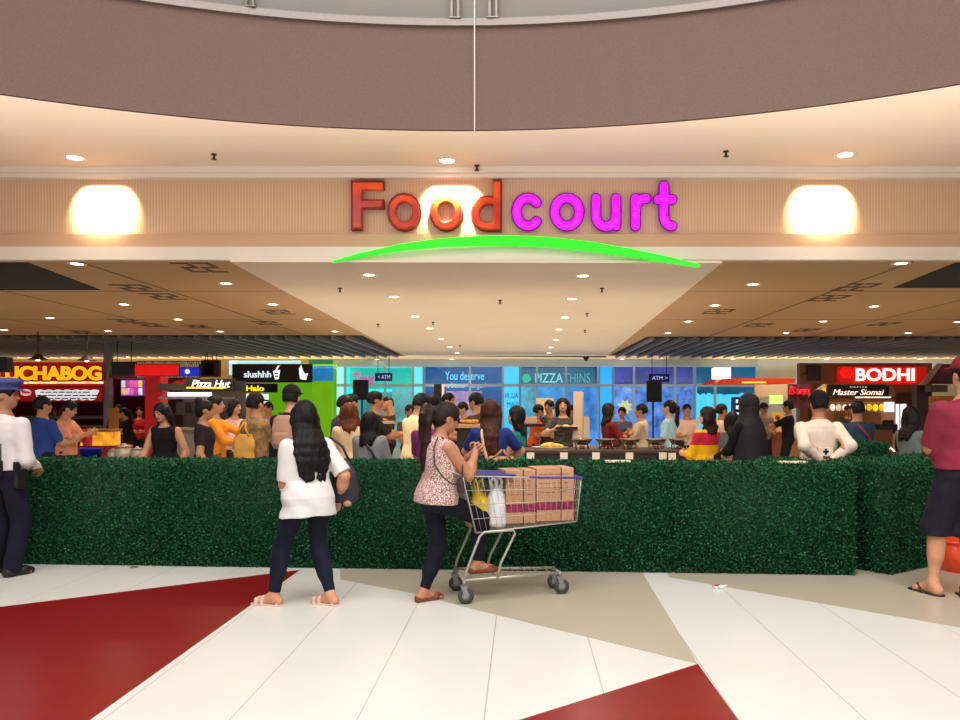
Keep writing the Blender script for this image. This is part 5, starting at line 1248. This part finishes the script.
# chassis
zc_ = .185
bm = BM()
for s in (-1,1): tube(bm, [(0,s*.225,zc_),(LW*.98,s*.10,zc_-.01)], .0125, 8)
tube(bm, [(0,-.225,zc_),(0,.225,zc_)], .0125, 8); tube(bm, [(LW*.98,-.10,zc_-.01),(LW*.98,.10,zc_-.01)], .0125, 8)
for k in range(1,9): t_ = k/9; w_ = .225+(.10-.225)*t_; tube(bm, [(LW*.98*t_,-w_,zc_),(LW*.98*t_,w_,zc_)], .004, 6)
obj('lower_rack', bm, chrome, cart, world=False)
for s in (-1,1):
    bm = BM(); tube(bm, [(0.005,s*.222,zc_),(.02,s*.222,.26),(.13,s*.20,.52),(.17,s*.195,.55),(.40,s*.185,.555),(.42,s*.185,.53),(.30,s*.195,.30),(.27,s*.20,zc_)], .0105, 8); obj('side_frame', bm, chrome, cart, world=False)
for (u, v), lab in (((0,-.225),1),((0,.225),1),((LW*.98,-.10),1),((LW*.98,.10),1)):
    c = BM(); tube(c, [(u,v,zc_),(u-.0,v,.145)], .016, 8); cs = obj('caster', c, hub, cart, world=False)
    c = BM()
    for s in (-1,1): prism(c, [(u-.03,v+s*.022,.145),(u+.02,v+s*.022,.145),(u+.028,v+s*.022,.05),(u+.004,v+s*.022,.05)], (0,.004,0))
    box(c, u-.03, u+.02, v-.024, v+.026, .14, .148); obj('fork', c, hub, cs, world=False)
    c = BM(); lathe(c, [(.03,-.016),(.058,-.016),(.063,-.008),(.063,.008),(.058,.016),(.03,.016)], (u+.014,v,.0635), 24, M=Matrix.Rotation(PI/2,4,'X')); obj('tire', c, rub, cs, world=False)
    c = BM(); lathe(c, [(0,-.018),(.032,-.017),(.032,.017),(0,.018)], (u+.014,v,.0635), 16, M=Matrix.Rotation(PI/2,4,'X')); obj('wheel_hub', c, hub, cs, world=False)
Mc = Matrix.Translation(rear) @ Matrix.Rotation(crot, 4, 'Z')
# cartons
def carton(label, u, v, z, L_, D_, H_, stripe, rot=0, col=(184,138,104)):
    t = thing('cardboard_box', label, 'box', Mc @ Vector((u, v, z)), crot+rot)
    bm = BM(); box(bm, -L_/2, L_/2, -D_/2, D_/2, 0, H_, .004); obj('carton', bm, mat('kraft_card', col, .8, 0, .05, 6), t, world=False)
    bm = BM(); box(bm, -L_/2-.0015, L_/2+.0015, -D_/2-.0015, D_/2+.0015, stripe[0], stripe[1]); obj('colour_band', bm, mat('magenta_band', (140,30,74), .7, 0, .6, 40), t, 'magenta printed band', world=False)
    bm = BM()
    for x in ((.02 if L_ < .3 else .05),): box(bm, x-.004, x+.004, -D_/2-.003, D_/2+.003, -.0005, H_+.003)
    obj('strap', bm, mat('dark_strap', (70,50,40), .5), t, world=False)
    bm = BM(); r = random.Random(label)
    for row in range(5):
        x = -L_/2+.02
        while x < L_/2-.05:
            w = r.uniform(.015,.05); box(bm, x, min(x+w, L_/2-.02), -D_/2-.0022, -D_/2-.001, H_*(.88-row*.085), H_*(.88-row*.085)+.006); x += w+.012
    obj('printed_text', bm, mat('brown_ink', (140,92,64), .8), t, world=False)
    bm = BM(); box(bm, -L_/2+.003, L_/2-.003, -.022, .022, H_, H_+.0015); obj('sealing_tape', bm, mat('tan_tape', (176,132,84), .3), t, world=False)
    return t
carton('kraft carton with magenta band in the cart, the one behind the white bag', .475, -.005, .600, .245, .29, .425, (.09,.155))
carton('kraft carton with magenta band in the cart, at the front end of the basket', .765, -.005, .608, .315, .27, .43, (.09,.155), 0, (190,144,110))
# carrier bags in the basket
def carrier(name, c, sx, sy, h, m, label, seed):
    r = random.Random(seed); S = SDF(); T = (np.eye(3), np.array([0,0,0.]))
    S.loft(T, [0,.03,h*.3,h*.6,h*.78], [sx*.75,sx*.98,sx,sx*.85,sx*.5], [sy*.75,sy*.98,sy,sy*.85,sy*.5], None, None, .01)
    for k in range(5): a = r.uniform(0,2*PI); S.ell((sx*.75*math.cos(a), sy*.75*math.sin(a), r.uniform(.2,.55)*h), (.035,.035,.07), None, .03)
    for s in (-1,1): S.chain([(s*sx*.3,0,h*.72), (s*sx*.55,0,h*.9), (s*sx*.35,0,h), (s*sx*.05,0,h*.93), (s*sx*.08,0,h*.74)], [.016,.011,.010,.011,.014], .01)
    P, Q = S.mesh(.006, .004, seed); o = obj(name, to_mesh(name, P, Q), m); o.location = Mc @ Vector(c); o.rotation_euler = (0,0,crot); tag(o, label, 'bag'); return o
carrier('plastic_bag', (.285,-.09,.575), .085, .075, .40, mat('white_plastic', (226,228,232), .35, 0, .08, 20, .2), 'white plastic carrier bag in the cart beside the cartons', 1)
carrier('plastic_bag', (.145,-.05,.565), .065, .075, .385, mat('yellow_plastic', (236,196,24), .35, 0, .12, 14, .2), 'yellow plastic carrier bag at the rear of the cart basket', 2)
carrier('plastic_bag', (.21,.12,.57), .09, .06, .34, mat('white_plastic2', (206,210,206), .35, 0, .08, 20, .2), 'second white carrier bag deeper in the cart behind the yellow one', 5)

# ------------------------------------------------------------------ foreground people
floral = bpy.data.materials.new('floral_cloth'); floral.use_nodes = True; nt = floral.node_tree; N = nt.nodes; L = nt.links; b = N['Principled BSDF']
tc = N.new('ShaderNodeTexCoord'); vo = N.new('ShaderNodeTexVoronoi'); vo.inputs['Scale'].default_value = 64; vo.feature = 'DISTANCE_TO_EDGE'; nz = N.new('ShaderNodeTexNoise'); nz.inputs['Scale'].default_value = 60
ad = N.new('ShaderNodeMath'); ad.operation = 'MULTIPLY'; rp = N.new('ShaderNodeValToRGB'); rp.color_ramp.elements[0].position = .03; rp.color_ramp.elements[1].position = .10
rp.color_ramp.elements[0].color = lin((150,98,90)); rp.color_ramp.elements[1].color = lin((226,206,200))
for s_ in (vo, nz): L.new(tc.outputs['Object'], s_.inputs['Vector'])
L.new(vo.outputs['Distance'], ad.inputs[0]); L.new(nz.outputs['Fac'], ad.inputs[1]); L.new(ad.outputs[0], rp.inputs['Fac']); L.new(rp.outputs['Color'], b.inputs['Base Color']); b.inputs['Roughness'].default_value = .85
FV = .0052
def loc(px, Y, face, H, p):                       # world pixel of a held thing, unused helper for hand targets
    return None
# woman in the plain white shirt, walking left and away
w1 = person('person in plain white T-shirt and dark leggings with long loose black hair, walking', 308, 6.05, 1.60, 40, 'f', 1.03, 0, 'long', (14,12,14), .63,
    top=(214,211,210), sleeve=.46, hem=.445, ease=.014, flare=.020, bottom=(22,26,44), leg='slim', shoe=(200,176,160), foot='sandal', lean=4, yaw=8, pitch=8, hair_w=1.5,
    hands=((-.055,.17,.585),(.175,.02,.50)), poles=((-.35,-1,-.8),(.3,-1,-.3)), ankles=((-.128,.100,.047),(.086,-.068,.047)), toes=(38,26), drop=.014, vox=FV, grip=(.6,.8), fold=.0035)
# woman with the cart
w2 = person('person in sleeveless floral top with long dark ponytail, one foot up on the cart', 437, 6.14, 1.575, -62, 'f', 1.14, 1, 'pony', (34,20,16), .66,
    top_mat=floral, top=None, sleeve=0, hem=.50, ease=.014, flare=.018, bottom=(20,22,34), leg='slim', shoe=(120,58,38), foot='flat', lean=4, yaw=-4, pitch=16,
    hands=((-.020,.205,.735),(.030,.195,.735)), poles=((-.7,-.5,-1),(.7,-.5,-1)), ankles=((-.045,-.055,.047),(.035,.205,.178)), toes=(8,-6), drop=.004, vox=FV, grip=(.75,.75), palm=((.8,.3,.6),(-.8,.3,.6)), fold=.003)
# guard at the left edge
gd = person('person in white long sleeved uniform shirt and blue peaked cap standing at the hedge', 4, 7.12, 1.76, -14, 'm', 1.10, 3, 'short', (20,16,16), top=(214,206,206), sleeve=.98, hem=.545, ease=.012, bottom=(20,20,36), leg='straight', shoe=(14,12,12),
    hands=((-.09,.14,.56),(.07,.13,.545)), poles=((-1,-.6,-.4),(.6,-1,-.4)), yaw=-54, vox=.0075, grip=(.6,.5), cap={'kind':'peaked','col':(70,80,140)}, ankles=((-.075,0,.047),(.075,-.02,.047)))
# man in maroon at the right edge
mr = person('person in maroon T-shirt, dark shorts and flip flops at the right edge', 966, 6.33, 1.93, 6, 'm', 1.12, 0, 'short', (26,18,16), top=(128,40,58), sleeve=.46, hem=.535, ease=.018, flare=.01, bottom=(30,28,40), leg='shorts', leg_end=.25, shoe=(30,26,26), foot='flip',
    hands=((-.03,.19,.61),(.05,.19,.60)), poles=((-.4,-.2,-1),(.4,-.2,-1)), vox=.0075, ankles=((-.120,.04,.047),(-.022,-.055,.047)), toes=(16,-16), cap={'kind':'ball','col':(120,34,44)})

def held(name, label, cat, build, at, rot=0):
    pass
# shoulder bag of the woman in white
S = SDF(); T = (np.eye(3), np.zeros(3))
S.loft(T, [0,.03,.12,.25,.34], [.085,.12,.125,.085,.05], [.035,.05,.055,.04,.02], None, None, .01)
P, Q = S.mesh(.006, .003)
t = thing('shoulder_bag', 'black shoulder bag hanging at the far side of the woman in plain white', 'bag', W(345, 503, 6.25), math.radians(10))
obj('pouch', to_mesh('pouch', P, Q), mat('black_leather', (30,28,38), .5, 0, .15, 20, .2), t, world=False)
bm = BM(); tube(bm, [(-.04,0,.32),(-.08,.0,.42),(-.125,-.005,.52)], .010, 8); tube(bm, [(.04,0,.32),(-.02,.03,.45),(-.12,.02,.53)], .010, 8); obj('strap', bm, mat('black_leather', (30,28,38), .5, 0, .15, 20, .2), t, world=False)
bm = BM(); lathe(bm, [(0,-.02),(.03,-.015),(.035,.01),(.02,.03),(0,.03)], (0.02,-.03,-.005), 12); obj('tassel', bm, mat('tan_leather', (176,132,100), .6), t, 'tan tassel', world=False)
# purse of the cart woman
sl = w2['Tt']((.085,-.03,.80)); el = w2['arms'][1][1]
t = thing('handbag', 'dark handbag on a thin brown strap at the side of the ponytailed woman', 'bag', w2['wd']((.155,.06,.60)), math.radians(-62))
base = np.array([.155,.06,.60]); Hh2 = w2['H']
q2 = lambda p: Vector(((np.array(p)-base)*Hh2).tolist())
bm = BM(); tube(bm, [q2(sl+np.array([0,-.02,.028])), q2(sl+np.array([.012,-.045,-.02])), q2((.120,-.062,.70)), q2((.14,-.03,.64)), q2((.145,.02,.60)), q2((.15,.05,.60))], .007, 8); tube(bm, [q2(sl+np.array([0,-.0,.03])), q2(sl+np.array([.02,.05,-.02])), q2((.135,.08,.70)), q2((.155,.07,.63))], .006, 8); obj('strap', bm, mat('brown_strap', (64,34,30), .5), t, world=False)
S = SDF(); S.loft((np.eye(3), np.zeros(3)), [-.07,-.04,.0,.04], [.035,.05,.05,.04], [.018,.024,.024,.016], None, None, .01); P, Q = S.mesh(.006); obj('pouch', to_mesh('pouch', P, Q), mat('brown_pouch', (56,36,34), .5), t, world=False)
# guard's belt things
gH = gd['H']
def belt_thing(name, label, cat, p, parts):
    t = thing(name, label, cat, gd['wd'](p), math.radians(-14))
    for nm, fn, m in parts: bm = BM(); fn(bm); obj(nm, bm, m, t, world=False)
blk = mat('black_leather2', (18,16,18), .45)
bm = BM(); lathe(bm, [(.172,-.028),(.178,-.028),(.178,.028),(.172,.028)], (0,0,.555*gH), 40, sx=1.06, sy=.80); obj('belt', bm, blk, gd['root'], world=False)
belt_thing('radio', 'black handheld radio with thin aerial on the belt of the uniformed guard', 'radio', (.075,-.088,.555), [('case', lambda bm: box(bm, -.03, .03, -.03, .0, -.06, .08, .006), blk), ('antenna', lambda bm: tube(bm, [(.018,-.015,.08),(.018,-.015,.23)], .006, 6), blk)])
belt_thing('holster', 'black holster at the hip of the uniformed guard', 'holster', (.112,-.02,.50), [('pouch', lambda bm: prism(bm, [(0,-.045,-.07),(0,.03,-.09),(0,.05,.09),(0,-.05,.09)], (.05,0,0)), blk), ('grip', lambda bm: box(bm, .005, .042, -.06, -.01, .08, .16, .006), blk)])
belt_thing('pouch', 'white rectangular pouch on the belt of the uniformed guard', 'pouch', (-.002,-.112,.530), [('case', lambda bm: box(bm, -.07, .05, -.03, .0, -.05, .05, .006), mat('white_case', (214,208,196), .5)), ('flap', lambda bm: box(bm, -.05, .03, -.034, -.03, -.03, .03, .004), mat('dark_flap', (60,56,54), .5))])

# ------------------------------------------------------------------ the crowd behind the hedge
V = .0105
hold = ((-.06,.20,.62),(.06,.20,.62)); hold_hi = ((-.05,.21,.70),(.06,.20,.69)); back_h = ((-.025,-.118,.578),(.03,-.125,.573)); hang = ((-.155,.03,.47),(.155,.03,.47)); reach = ((-.08,.30,.64),(.10,.30,.63))
def cp(label, x, D, H, face, **k):
    k.setdefault('vox', V if D < 12.5 else .0135); return person(label, x, D, H, face, **k)
cp('person in blue polo and dark vest with back turned, next to the guard', 43, 10.6, 1.66, -25, sex='m', skin=1, top=(44,70,140), hands=hold, bottom=(30,30,40), yaw=-15)
cp('person in salmon shirt looking down at his hands, beside the amber food display', 66, 11.6, 1.62, -82, sex='m', build=1.2, skin=0, top=(226,150,126), hands=hold_hi, pitch=22, bottom=(60,50,60))
cp('person in dark clothes behind the stall counter beside the ochre upright', 118, 17.8, 1.55, 190, skin=1, hair='bob', hair_end=.84, top=(60,30,34), hands=hold)
cp('person in black top leaning over inside the narrow red stall', 131, 17.0, 1.50, 100, skin=0, hair='pony', hair_end=.75, top=(26,22,26), hands=reach, lean=14)
cp('person in red top half hidden inside the narrow red stall', 139.5, 18.4, 1.50, 200, skin=1, top=(170,30,34), hands=hold)
cp('person in black sleeveless dress with white collar and long hair, looking down', 165, 9.6, 1.58, 172, skin=0, hair='long', hair_end=.70, top=(20,17,19), sleeve=0, hem=.36, flare=.03, bottom=None, leg='bare', pitch=20, hands=((-.17,.06,.49),(.14,.14,.50)), yaw=-12)
cp('person in dark T-shirt with hair in a bun, turned sideways', 204, 9.4, 1.60, -70, skin=1, hair='bun', top=(40,30,34), sleeve=.35, pitch=6)
cp('person in orange and white top reaching out an arm, behind the bun haired one', 216, 10.6, 1.67, -85, skin=0, hair='short', top=(232,140,40), hands=((-.06,.30,.66),(.05,.24,.63)), sleeve=.97, bottom=(90,90,80))
cp('person in pale pink top with black hair behind the reaching orange sleeve', 235, 12.2, 1.63, -110, skin=0, hair='bob', hair_end=.86, top=(216,170,170), hands=hold)
cp('person in tan patterned jacket carrying the long mustard tote bag', 256, 9.7, 1.68, -30, sex='m', skin=1, hair='short', top=(176,140,96), sleeve=.95, top_mat=mat('camo_cloth', (150,118,76), .85, 0, .55, 14, .2), hands=((-.15,.04,.48),(.06,.24,.60)), cap={'kind':'ball','col':(44,34,32)})
cp('person in pale blue shirt far off between tan jacket and backpack', 268, 15.5, 1.60, 160, sex='m', skin=1, top=(120,140,190), hands=hold)
bpk = cp('person in dark cap and dark shirt wearing the tan backpack', 292, 9.0, 1.76, -8, sex='m', build=1.05, skin=2, top=(44,30,32), hands=hold, cap={'kind':'ball','col':(30,24,28)}, bottom=(26,24,28))
cp('person in dark violet shirt bending toward the loudspeaker pole', 339, 10.8, 1.68, -50, sex='m', build=1.1, skin=1, top=(62,50,82), hands=hold, lean=8)
cp('person with short dark hair just behind the violet shirt, under the loudspeaker', 352, 12.2, 1.71, -60, sex='m', skin=1, top=(70,44,50), hands=hold)
cp('person with orange brown hair in a cream and orange top', 349, 9.9, 1.57, 15, skin=0, hair='bob', hair_end=.80, hair_col=(92,44,22), top=(222,186,150), sleeve=.95, hands=hold)
gr = cp('person in grey top with black shoulder length hair and dark bag strap, back turned', 370, 8.9, 1.47, -8, skin=0, hair='bob', hair_end=.76, hair_col=(12,10,12), top=(128,128,128), sleeve=.95, hands=hold, build=1.12)
cp('person in dark shirt in profile holding a food tray', 376, 11.2, 1.74, -75, sex='m', skin=1, top=(48,36,36), hands=((-.05,.24,.655),(.06,.24,.655)), bottom=(30,28,32))
cp('person lifting a drink to the mouth, beyond the man with the tray', 387, 13.6, 1.68, 130, skin=0, hair='short', top=(90,60,52), hands=((-.02,.11,.86),(.08,.2,.62)), sleeve=.4)
cp('person with a broad brown face peering past the yellow shirt', 410, 13.5, 1.55, 200, sex='m', skin=3, top=(90,70,60), hands=hold)
cp('person in pale yellow long sleeved shirt leaning in beside the ponytail', 414, 9.7, 1.70, -40, sex='m', build=1.06, skin=1, top=(240,214,168), sleeve=.95, hands=hold, lean=8, pitch=12)
cp('person in purple top with dark tied hair, just left of the floral top', 428, 8.9, 1.55, -18, skin=1, hair='pony', hair_end=.72, hair_col=(40,22,18), top=(112,44,96), hands=hold)
cp('person with large dark hair behind the purple top', 433, 11.5, 1.70, 20, sex='m', skin=1, top=(60,60,80), hands=hold)
cp('person in dark shirt with broad smiling profile before the black banner', 449, 13.0, 1.74, 245, sex='m', skin=0, top=(36,30,34), hands=hold, bottom=(30,28,32))
cp('person with pale face looking down beside the olive shirt', 464, 14.4, 1.60, 120, skin=2, hair='short', top=(90,70,60), hands=hold, pitch=14)
cp('person in olive shirt with thick black hair above the serving shelf', 477, 11.3, 1.72, 65, sex='m', skin=1, top=(72,66,44), hands=hold, pitch=10)
bl = cp('person in royal blue T-shirt with very long brown hair, back turned', 491, 8.35, 1.60, -6, skin=0, hair='long', hair_end=.56, hair_col=(66,36,26), top=(38,52,120), sleeve=.42, hands=((-.09,.19,.60),(.09,.19,.61)), poles=((-1,-.1,-.35),(1,-.1,-.35)), build=1.1)
cp('person in teal top with dark hair in profile, beside the royal blue shirt', 516, 9.0, 1.53, 75, skin=0, hair='bob', hair_end=.80, hair_col=(20,14,14), top=(20,128,112), sleeve=.2, hands=hold)
cp('person in orange red top reaching toward the tray of noodles', 533, 14.4, 1.56, -80, skin=1, hair='short', top=(206,84,44), hands=reach, sleeve=.3, lean=10)
cp('person with dark cropped hair behind the smiling woman', 549, 14.5, 1.63, 150, sex='m', skin=1, top=(80,70,70), hands=hold)
sm = cp('person in dark patterned blouse smiling with a plate held up, behind the buffet', 563, 12.7, 1.66, 184, skin=2, hair='long', hair_end=.78, hair_col=(36,20,16), top_mat=mat('dark_print', (70,66,62), .85, 0, .7, 30), hands=((-.11,.20,.70),(.11,.20,.70)), yaw=-8)
cp('person with dark hair far behind the smiling woman, near the tall cream board', 570, 15.0, 1.55, 170, skin=1, top=(90,110,130), hands=hold)
cp('person in maroon blouse with loose hair in profile at the buffet', 609, 12.4, 1.57, -75, skin=1, hair='bob', hair_end=.80, hair_col=(44,26,22), top=(120,34,30), sleeve=.9, hands=hold_hi)
cp('person in cream T-shirt facing the maroon blouse', 641, 13.0, 1.56, 80, sex='m', build=1.1, skin=1, top=(206,186,160), sleeve=.48, hands=((-.04,.22,.66),(.08,.16,.55)))
cp('person in grey clothes half hidden behind the cream T-shirt', 622, 15.5, 1.50, 160, skin=1, top=(84,84,100), hands=hold)
cp('person in light blue shirt with a dark ponytail at the buffet end', 669, 12.6, 1.62, 62, skin=2, hair='pony', hair_end=.74, hair_col=(24,16,16), top=(170,212,226), sleeve=.45, hands=((-.1,.14,.52),(.15,.1,.48)), bottom=(30,28,34))
cp('person in pale pink shirt facing us before the violet window', 687, 15.0, 1.56, 178, sex='m', skin=1, top=(226,196,190), hands=hold)
hoody = cp('person in yellow hoodie with red shoulders and dark wavy hair', 707, 9.6, 1.52, 35, skin=2, hair='bob', hair_end=.80, hair_col=(40,22,18), top=(238,176,20), sleeve=.9, hands=hold, build=1.08, yaw=35,
    top_mat='RY')
cp('person in white and salmon shirt working with both arms, left of the black veil', 722, 13.2, 1.56, -75, sex='m', skin=1, top=(226,186,170), hands=reach, sleeve=.45)
cp('person in grey top mostly hidden by the black veil', 732, 10.6, 1.45, 0, skin=1, hair='bob', hair_end=.8, top=(92,98,98), hands=hold)
cp('tall person in long black veil and dark robe with a patterned front', 748, 8.9, 1.66, 40, skin=1, hair='veil', hair_end=.40, hair_col=(18,14,18), top=(15,11,15), sleeve=.97, hem=.10, flare=.05, bottom=None, leg='bare', hands=((-.10,.20,.56),(.12,.16,.55)), hair_mat=mat('veil_cloth', (11,8,13), .8, 0, .2, 20, .2), yaw=12)
cp('person in dark cap working in the cream kiosk', 764, 17.2, 1.58, 190, sex='m', skin=1, top=(120,110,100), hands=hold, cap={'kind':'ball','col':(40,34,36)})
cp('person in black shirt beside the yellow poster', 788, 15.9, 1.62, 60, sex='m', skin=1, top=(20,18,20), hands=reach, cap={'kind':'ball','col':(24,22,24)})
wg = cp('person in white uniform shirt with hands clasped behind the back', 818.5, 8.25, 1.68, 0, sex='m', build=1.12, skin=1, hair='short', hair_col=(18,14,14), top=(226,208,188), sleeve=.97, hands=back_h, poles=((-.75,-1,-.2),(.75,-1,-.2)), bottom=(24,22,26), hem=.53, vox=.008, cap={'kind':'ball','col':(22,18,20)}, palm=((0,-1,.2),(0,-1,.2)))
rs = cp('person in dark blue T-shirt wearing the red sling bag, back turned', 857, 10.5, 1.60, 5, sex='m', build=1.12, skin=1, top=(52,72,100), sleeve=.5, hands=hold)
cp('person behind the counter of the small wooden kiosk, only a dark haired head', 848, 18.0, 1.53, 175, skin=1, top=(80,60,50), hands=hold)
cp('person standing far behind the black cash register', 891, 19.0, 1.55, 180, skin=1, top=(60,50,50), hands=hold)
cp('person in grey green blouse with dark hair, beside the thick dark post', 911, 9.6, 1.52, -65, skin=1, hair='bob', hair_end=.76, hair_col=(30,20,20), top=(112,124,120), sleeve=.9, hands=hold, build=1.08)
# bags and trays the crowd carries
def tote(label, x, y0, y1, Y, w, m, face, strap_top, name='tote_bag'):
    h = (y1-y0)*Y/F; t = thing(name, label, 'bag', W(x, y1, Y), math.radians(face)); S = SDF()
    S.loft((np.eye(3), np.zeros(3)), [0,.03,h*.5,h*.9,h], [w*.42,w*.5,w*.5,w*.44,w*.40], [.04,.06,.06,.04,.025], None, None, .01); P, Q = S.mesh(.009, .004)
    obj('pouch', to_mesh('pouch', P, Q), m, t, world=False); sh = (y0-strap_top)*Y/F
    bm = BM(); tube(bm, [(-w*.3,-.03,h-.02),(-w*.1,-.03,h+sh*.5),(0,.0,h+sh)], .012, 6); tube(bm, [(w*.3,-.03,h-.02),(w*.1,-.02,h+sh*.5),(.02,.0,h+sh)], .012, 6); obj('strap', bm, m, t, world=False)
tote('long mustard tote bag hanging behind the hedge below the tan jacket', 244, 434, 462, 9.35, .26, mat('mustard', (206,150,62), .8, 0, .1, 10, .2), -10, 422)
tote('brown leather handbag of the royal blue shirted woman, at the hedge top', 502, 456, 470, 8.0, .30, mat('tan_leather2', (176,124,78), .5, 0, .08, 10), 0, 450, 'handbag')
def strapline(label, P_, m, r=.014, name='bag_strap', cat='strap', pouch=None):
    t = thing(name, label, cat, P_[0]); bm = BM(); tube(bm, P_, r, 8); obj('strap', bm, m, t)
    if pouch:
        c, sx, sy, sz = pouch; S = SDF(); S.ell((0,0,0), (sx,sy,sz), None, .01); P, Q = S.mesh(.009, .003); o = obj('pouch', to_mesh('pouch', P, Q), m, t, world=False); o.location = Vector(c)-Vector(P_[0])
def on_back(pr, pts): return [pr['wd'](p) for p in pts]
strapline('pale tan strap down the back of the royal blue shirt', on_back(bl, [(-.045,-.02,.835),(-.05,-.085,.79),(-.035,-.095,.70),(-.015,-.095,.62),(.01,-.10,.545)]), mat('pale_strap', (214,178,140), .6), .016)
strapline('dark bag strap slanting across the grey top', on_back(gr, [(-.05,0,.835),(-.02,-.085,.79),(.045,-.098,.70),(.09,-.085,.60)]), mat('black_leather2', (18,16,18), .45), .014)
strapline('red sling bag across the back of the dark blue T-shirt', on_back(rs, [(-.03,.02,.845),(-.02,-.085,.79),(.05,-.098,.70),(.12,-.08,.60)]), mat('red_sling', (150,34,28), .5), .016, 'sling_bag', 'bag', (rs['wd']((.19,-.05,.555)), .17, .07, .09))
t = thing('backpack', 'tan backpack with dark piping on the man in the dark cap', 'backpack', bpk['wd']((0,-.125,.60)), math.radians(-8))
S = SDF(); S.loft((np.eye(3), np.zeros(3)), [0,.05,.22,.34,.38], [.11,.135,.135,.11,.07], [.05,.08,.075,.055,.03], None, None, .02); P, Q = S.mesh(.01); obj('pack', to_mesh('pack', P, Q), mat('tan_pack', (178,134,110), .8, 0, .08, 12, .2), t, world=False)
S = SDF(); S.loft((np.eye(3), np.array([0,-.06,0.])), [.03,.06,.16,.19], [.07,.095,.095,.07], [.02,.035,.035,.02], None, None, .02); P, Q = S.mesh(.009); obj('front_pocket', to_mesh('pocket', P, Q), mat('tan_pack', (178,134,110), .8, 0, .08, 12, .2), t, world=False)
for s in (-1,1): bm = BM(); tube(bm, [(s*.09,.05,.34),(s*.10,.12,.40),(s*.11,.2,.36),(s*.12,.19,.2),(s*.12,.06,.05)], .014, 8); obj('shoulder_strap', bm, mat('dark_piping', (60,36,34), .7), t, world=False)
def tray(label, p, face, w, m, food=None, thick=.02):
    t = thing('food_tray', label, 'tray', p, math.radians(face)); bm = BM(); box(bm, -w/2, w/2, -w*.35, w*.35, 0, thick, .006); obj('tray_base', bm, m, t, world=False)
    bm = BM()
    for a in ((-w/2,-w/2+.012,-w*.35,w*.35),(w/2-.012,w/2,-w*.35,w*.35),(-w/2,w/2,-w*.35,-w*.35+.012),(-w/2,w/2,w*.35-.012,w*.35)): box(bm, *a, thick*.8, thick+.018)
    obj('tray_rim', bm, m, t, world=False)
    if food: bm = BM(); lathe(bm, [(0,thick),(.05,thick),(.075,thick+.03),(.06,thick+.03),(.03,thick+.05),(0,thick+.055)], n=16); obj('food_bowl', bm, food, t, world=False)
tray('pale food tray in the hands of the dark shirted man under the loudspeaker', W(384,423.5,11.1), 0, .36, mat('pale_tray', (190,160,130), .5), mat('food_red', (170,90,50), .5))
tray('black plate of food held up by the smiling woman', sm['wd']((0,.235,.705)), 4, .34, mat('black_tray', (30,26,26), .4), mat('food_pale', (220,190,130), .5))
# patch emblem: small white first aid pouch with a dark cross on the clasped hands guard
t = thing('belt_pouch', 'white pouch with a dark cross on the lower back of the uniformed man', 'pouch', wg['wd']((0,-.098,.625)))
bm = BM(); box(bm, -.075, .075, -.035, .012, -.03, .065, .008); obj('case', bm, mat('white_case2', (226,206,186), .6), t, world=False)
bm = BM(); box(bm, -.010, .010, -.039, -.035, -.012, .050); box(bm, -.030, .030, -.039, -.035, .009, .029); obj('cross', bm, blk, t, world=False)
bm = BM(); lathe(bm, [(.150,-.026),(.156,-.026),(.156,.018),(.150,.018)], (0,0,.555*wg['H']), 40, sx=1.18, sy=.82); obj('belt', bm, blk, wg['root'], world=False)
# folded paper and cloth on the hedge near the veil
o = None

# ------------------------------------------------------------------ light, world, camera
area((0.5, 1.0, 9.5), 1450, 9, 9, (1.0,.95,.92))
area((-.5, 6.2, 2.9), 140, 11, 2.5, (1.0,.90,.80), (PI,0,0))  # unseen uplight added to brighten the soffit and bulkhead, no fitting there
area((-.5, 17.5, 2.15), 175, 8, 13, (1.0,.84,.66), (PI,0,0)); area((-10, 17, 2.15), 46, 8, 12, (1.0,.80,.58), (PI,0,0)); area((9, 17, 2.15), 46, 8, 12, (1.0,.80,.58), (PI,0,0))  # unseen uplights added above the crowd to brighten the food court ceilings
area((-12, 26.3, 2.75), 170, 13, 2, (1.0,.78,.50), (PI,0,0)); area((11, 26.3, 2.75), 150, 9, 2, (1.0,.78,.50), (PI,0,0)); area((0, 26.6, 2.75), 60, 10, 2, (1.0,.90,.78), (PI,0,0))  # more unseen uplights, added to lift the far ceiling strip
area((-6, -2.5, 6.5), 300, 4, 4, (1.0,.95,.9), (math.radians(25), math.radians(-20), 0)); area((6, -2.5, 6.5), 300, 4, 4, (1.0,.95,.9), (math.radians(25), math.radians(20), 0))
wd_ = bpy.data.worlds.new('hall'); bpy.context.scene.world = wd_; wd_.use_nodes = True
wd_.node_tree.nodes['Background'].inputs[0].default_value = (1.0,.94,.88,1); wd_.node_tree.nodes['Background'].inputs[1].default_value = .45
cam = bpy.data.cameras.new('camera'); co_ = bpy.data.objects.new('camera', cam); C.objects.link(co_)
cam.sensor_width = 36; cam.lens = F/960*36; cam.shift_x = -(CX-480)/960; cam.shift_y = (CY-360)/960; cam.clip_end = 200
co_.location = (0,0,EYE); co_.rotation_euler = (PI/2,0,0)
sc = bpy.context.scene; sc.camera = co_
sc.view_settings.view_transform = 'Standard'; sc.view_settings.exposure = 0; sc.view_settings.gamma = 1
sc.cycles.use_denoising = True; sc.cycles.max_bounces = 6; sc.cycles.sample_clamp_indirect = 4
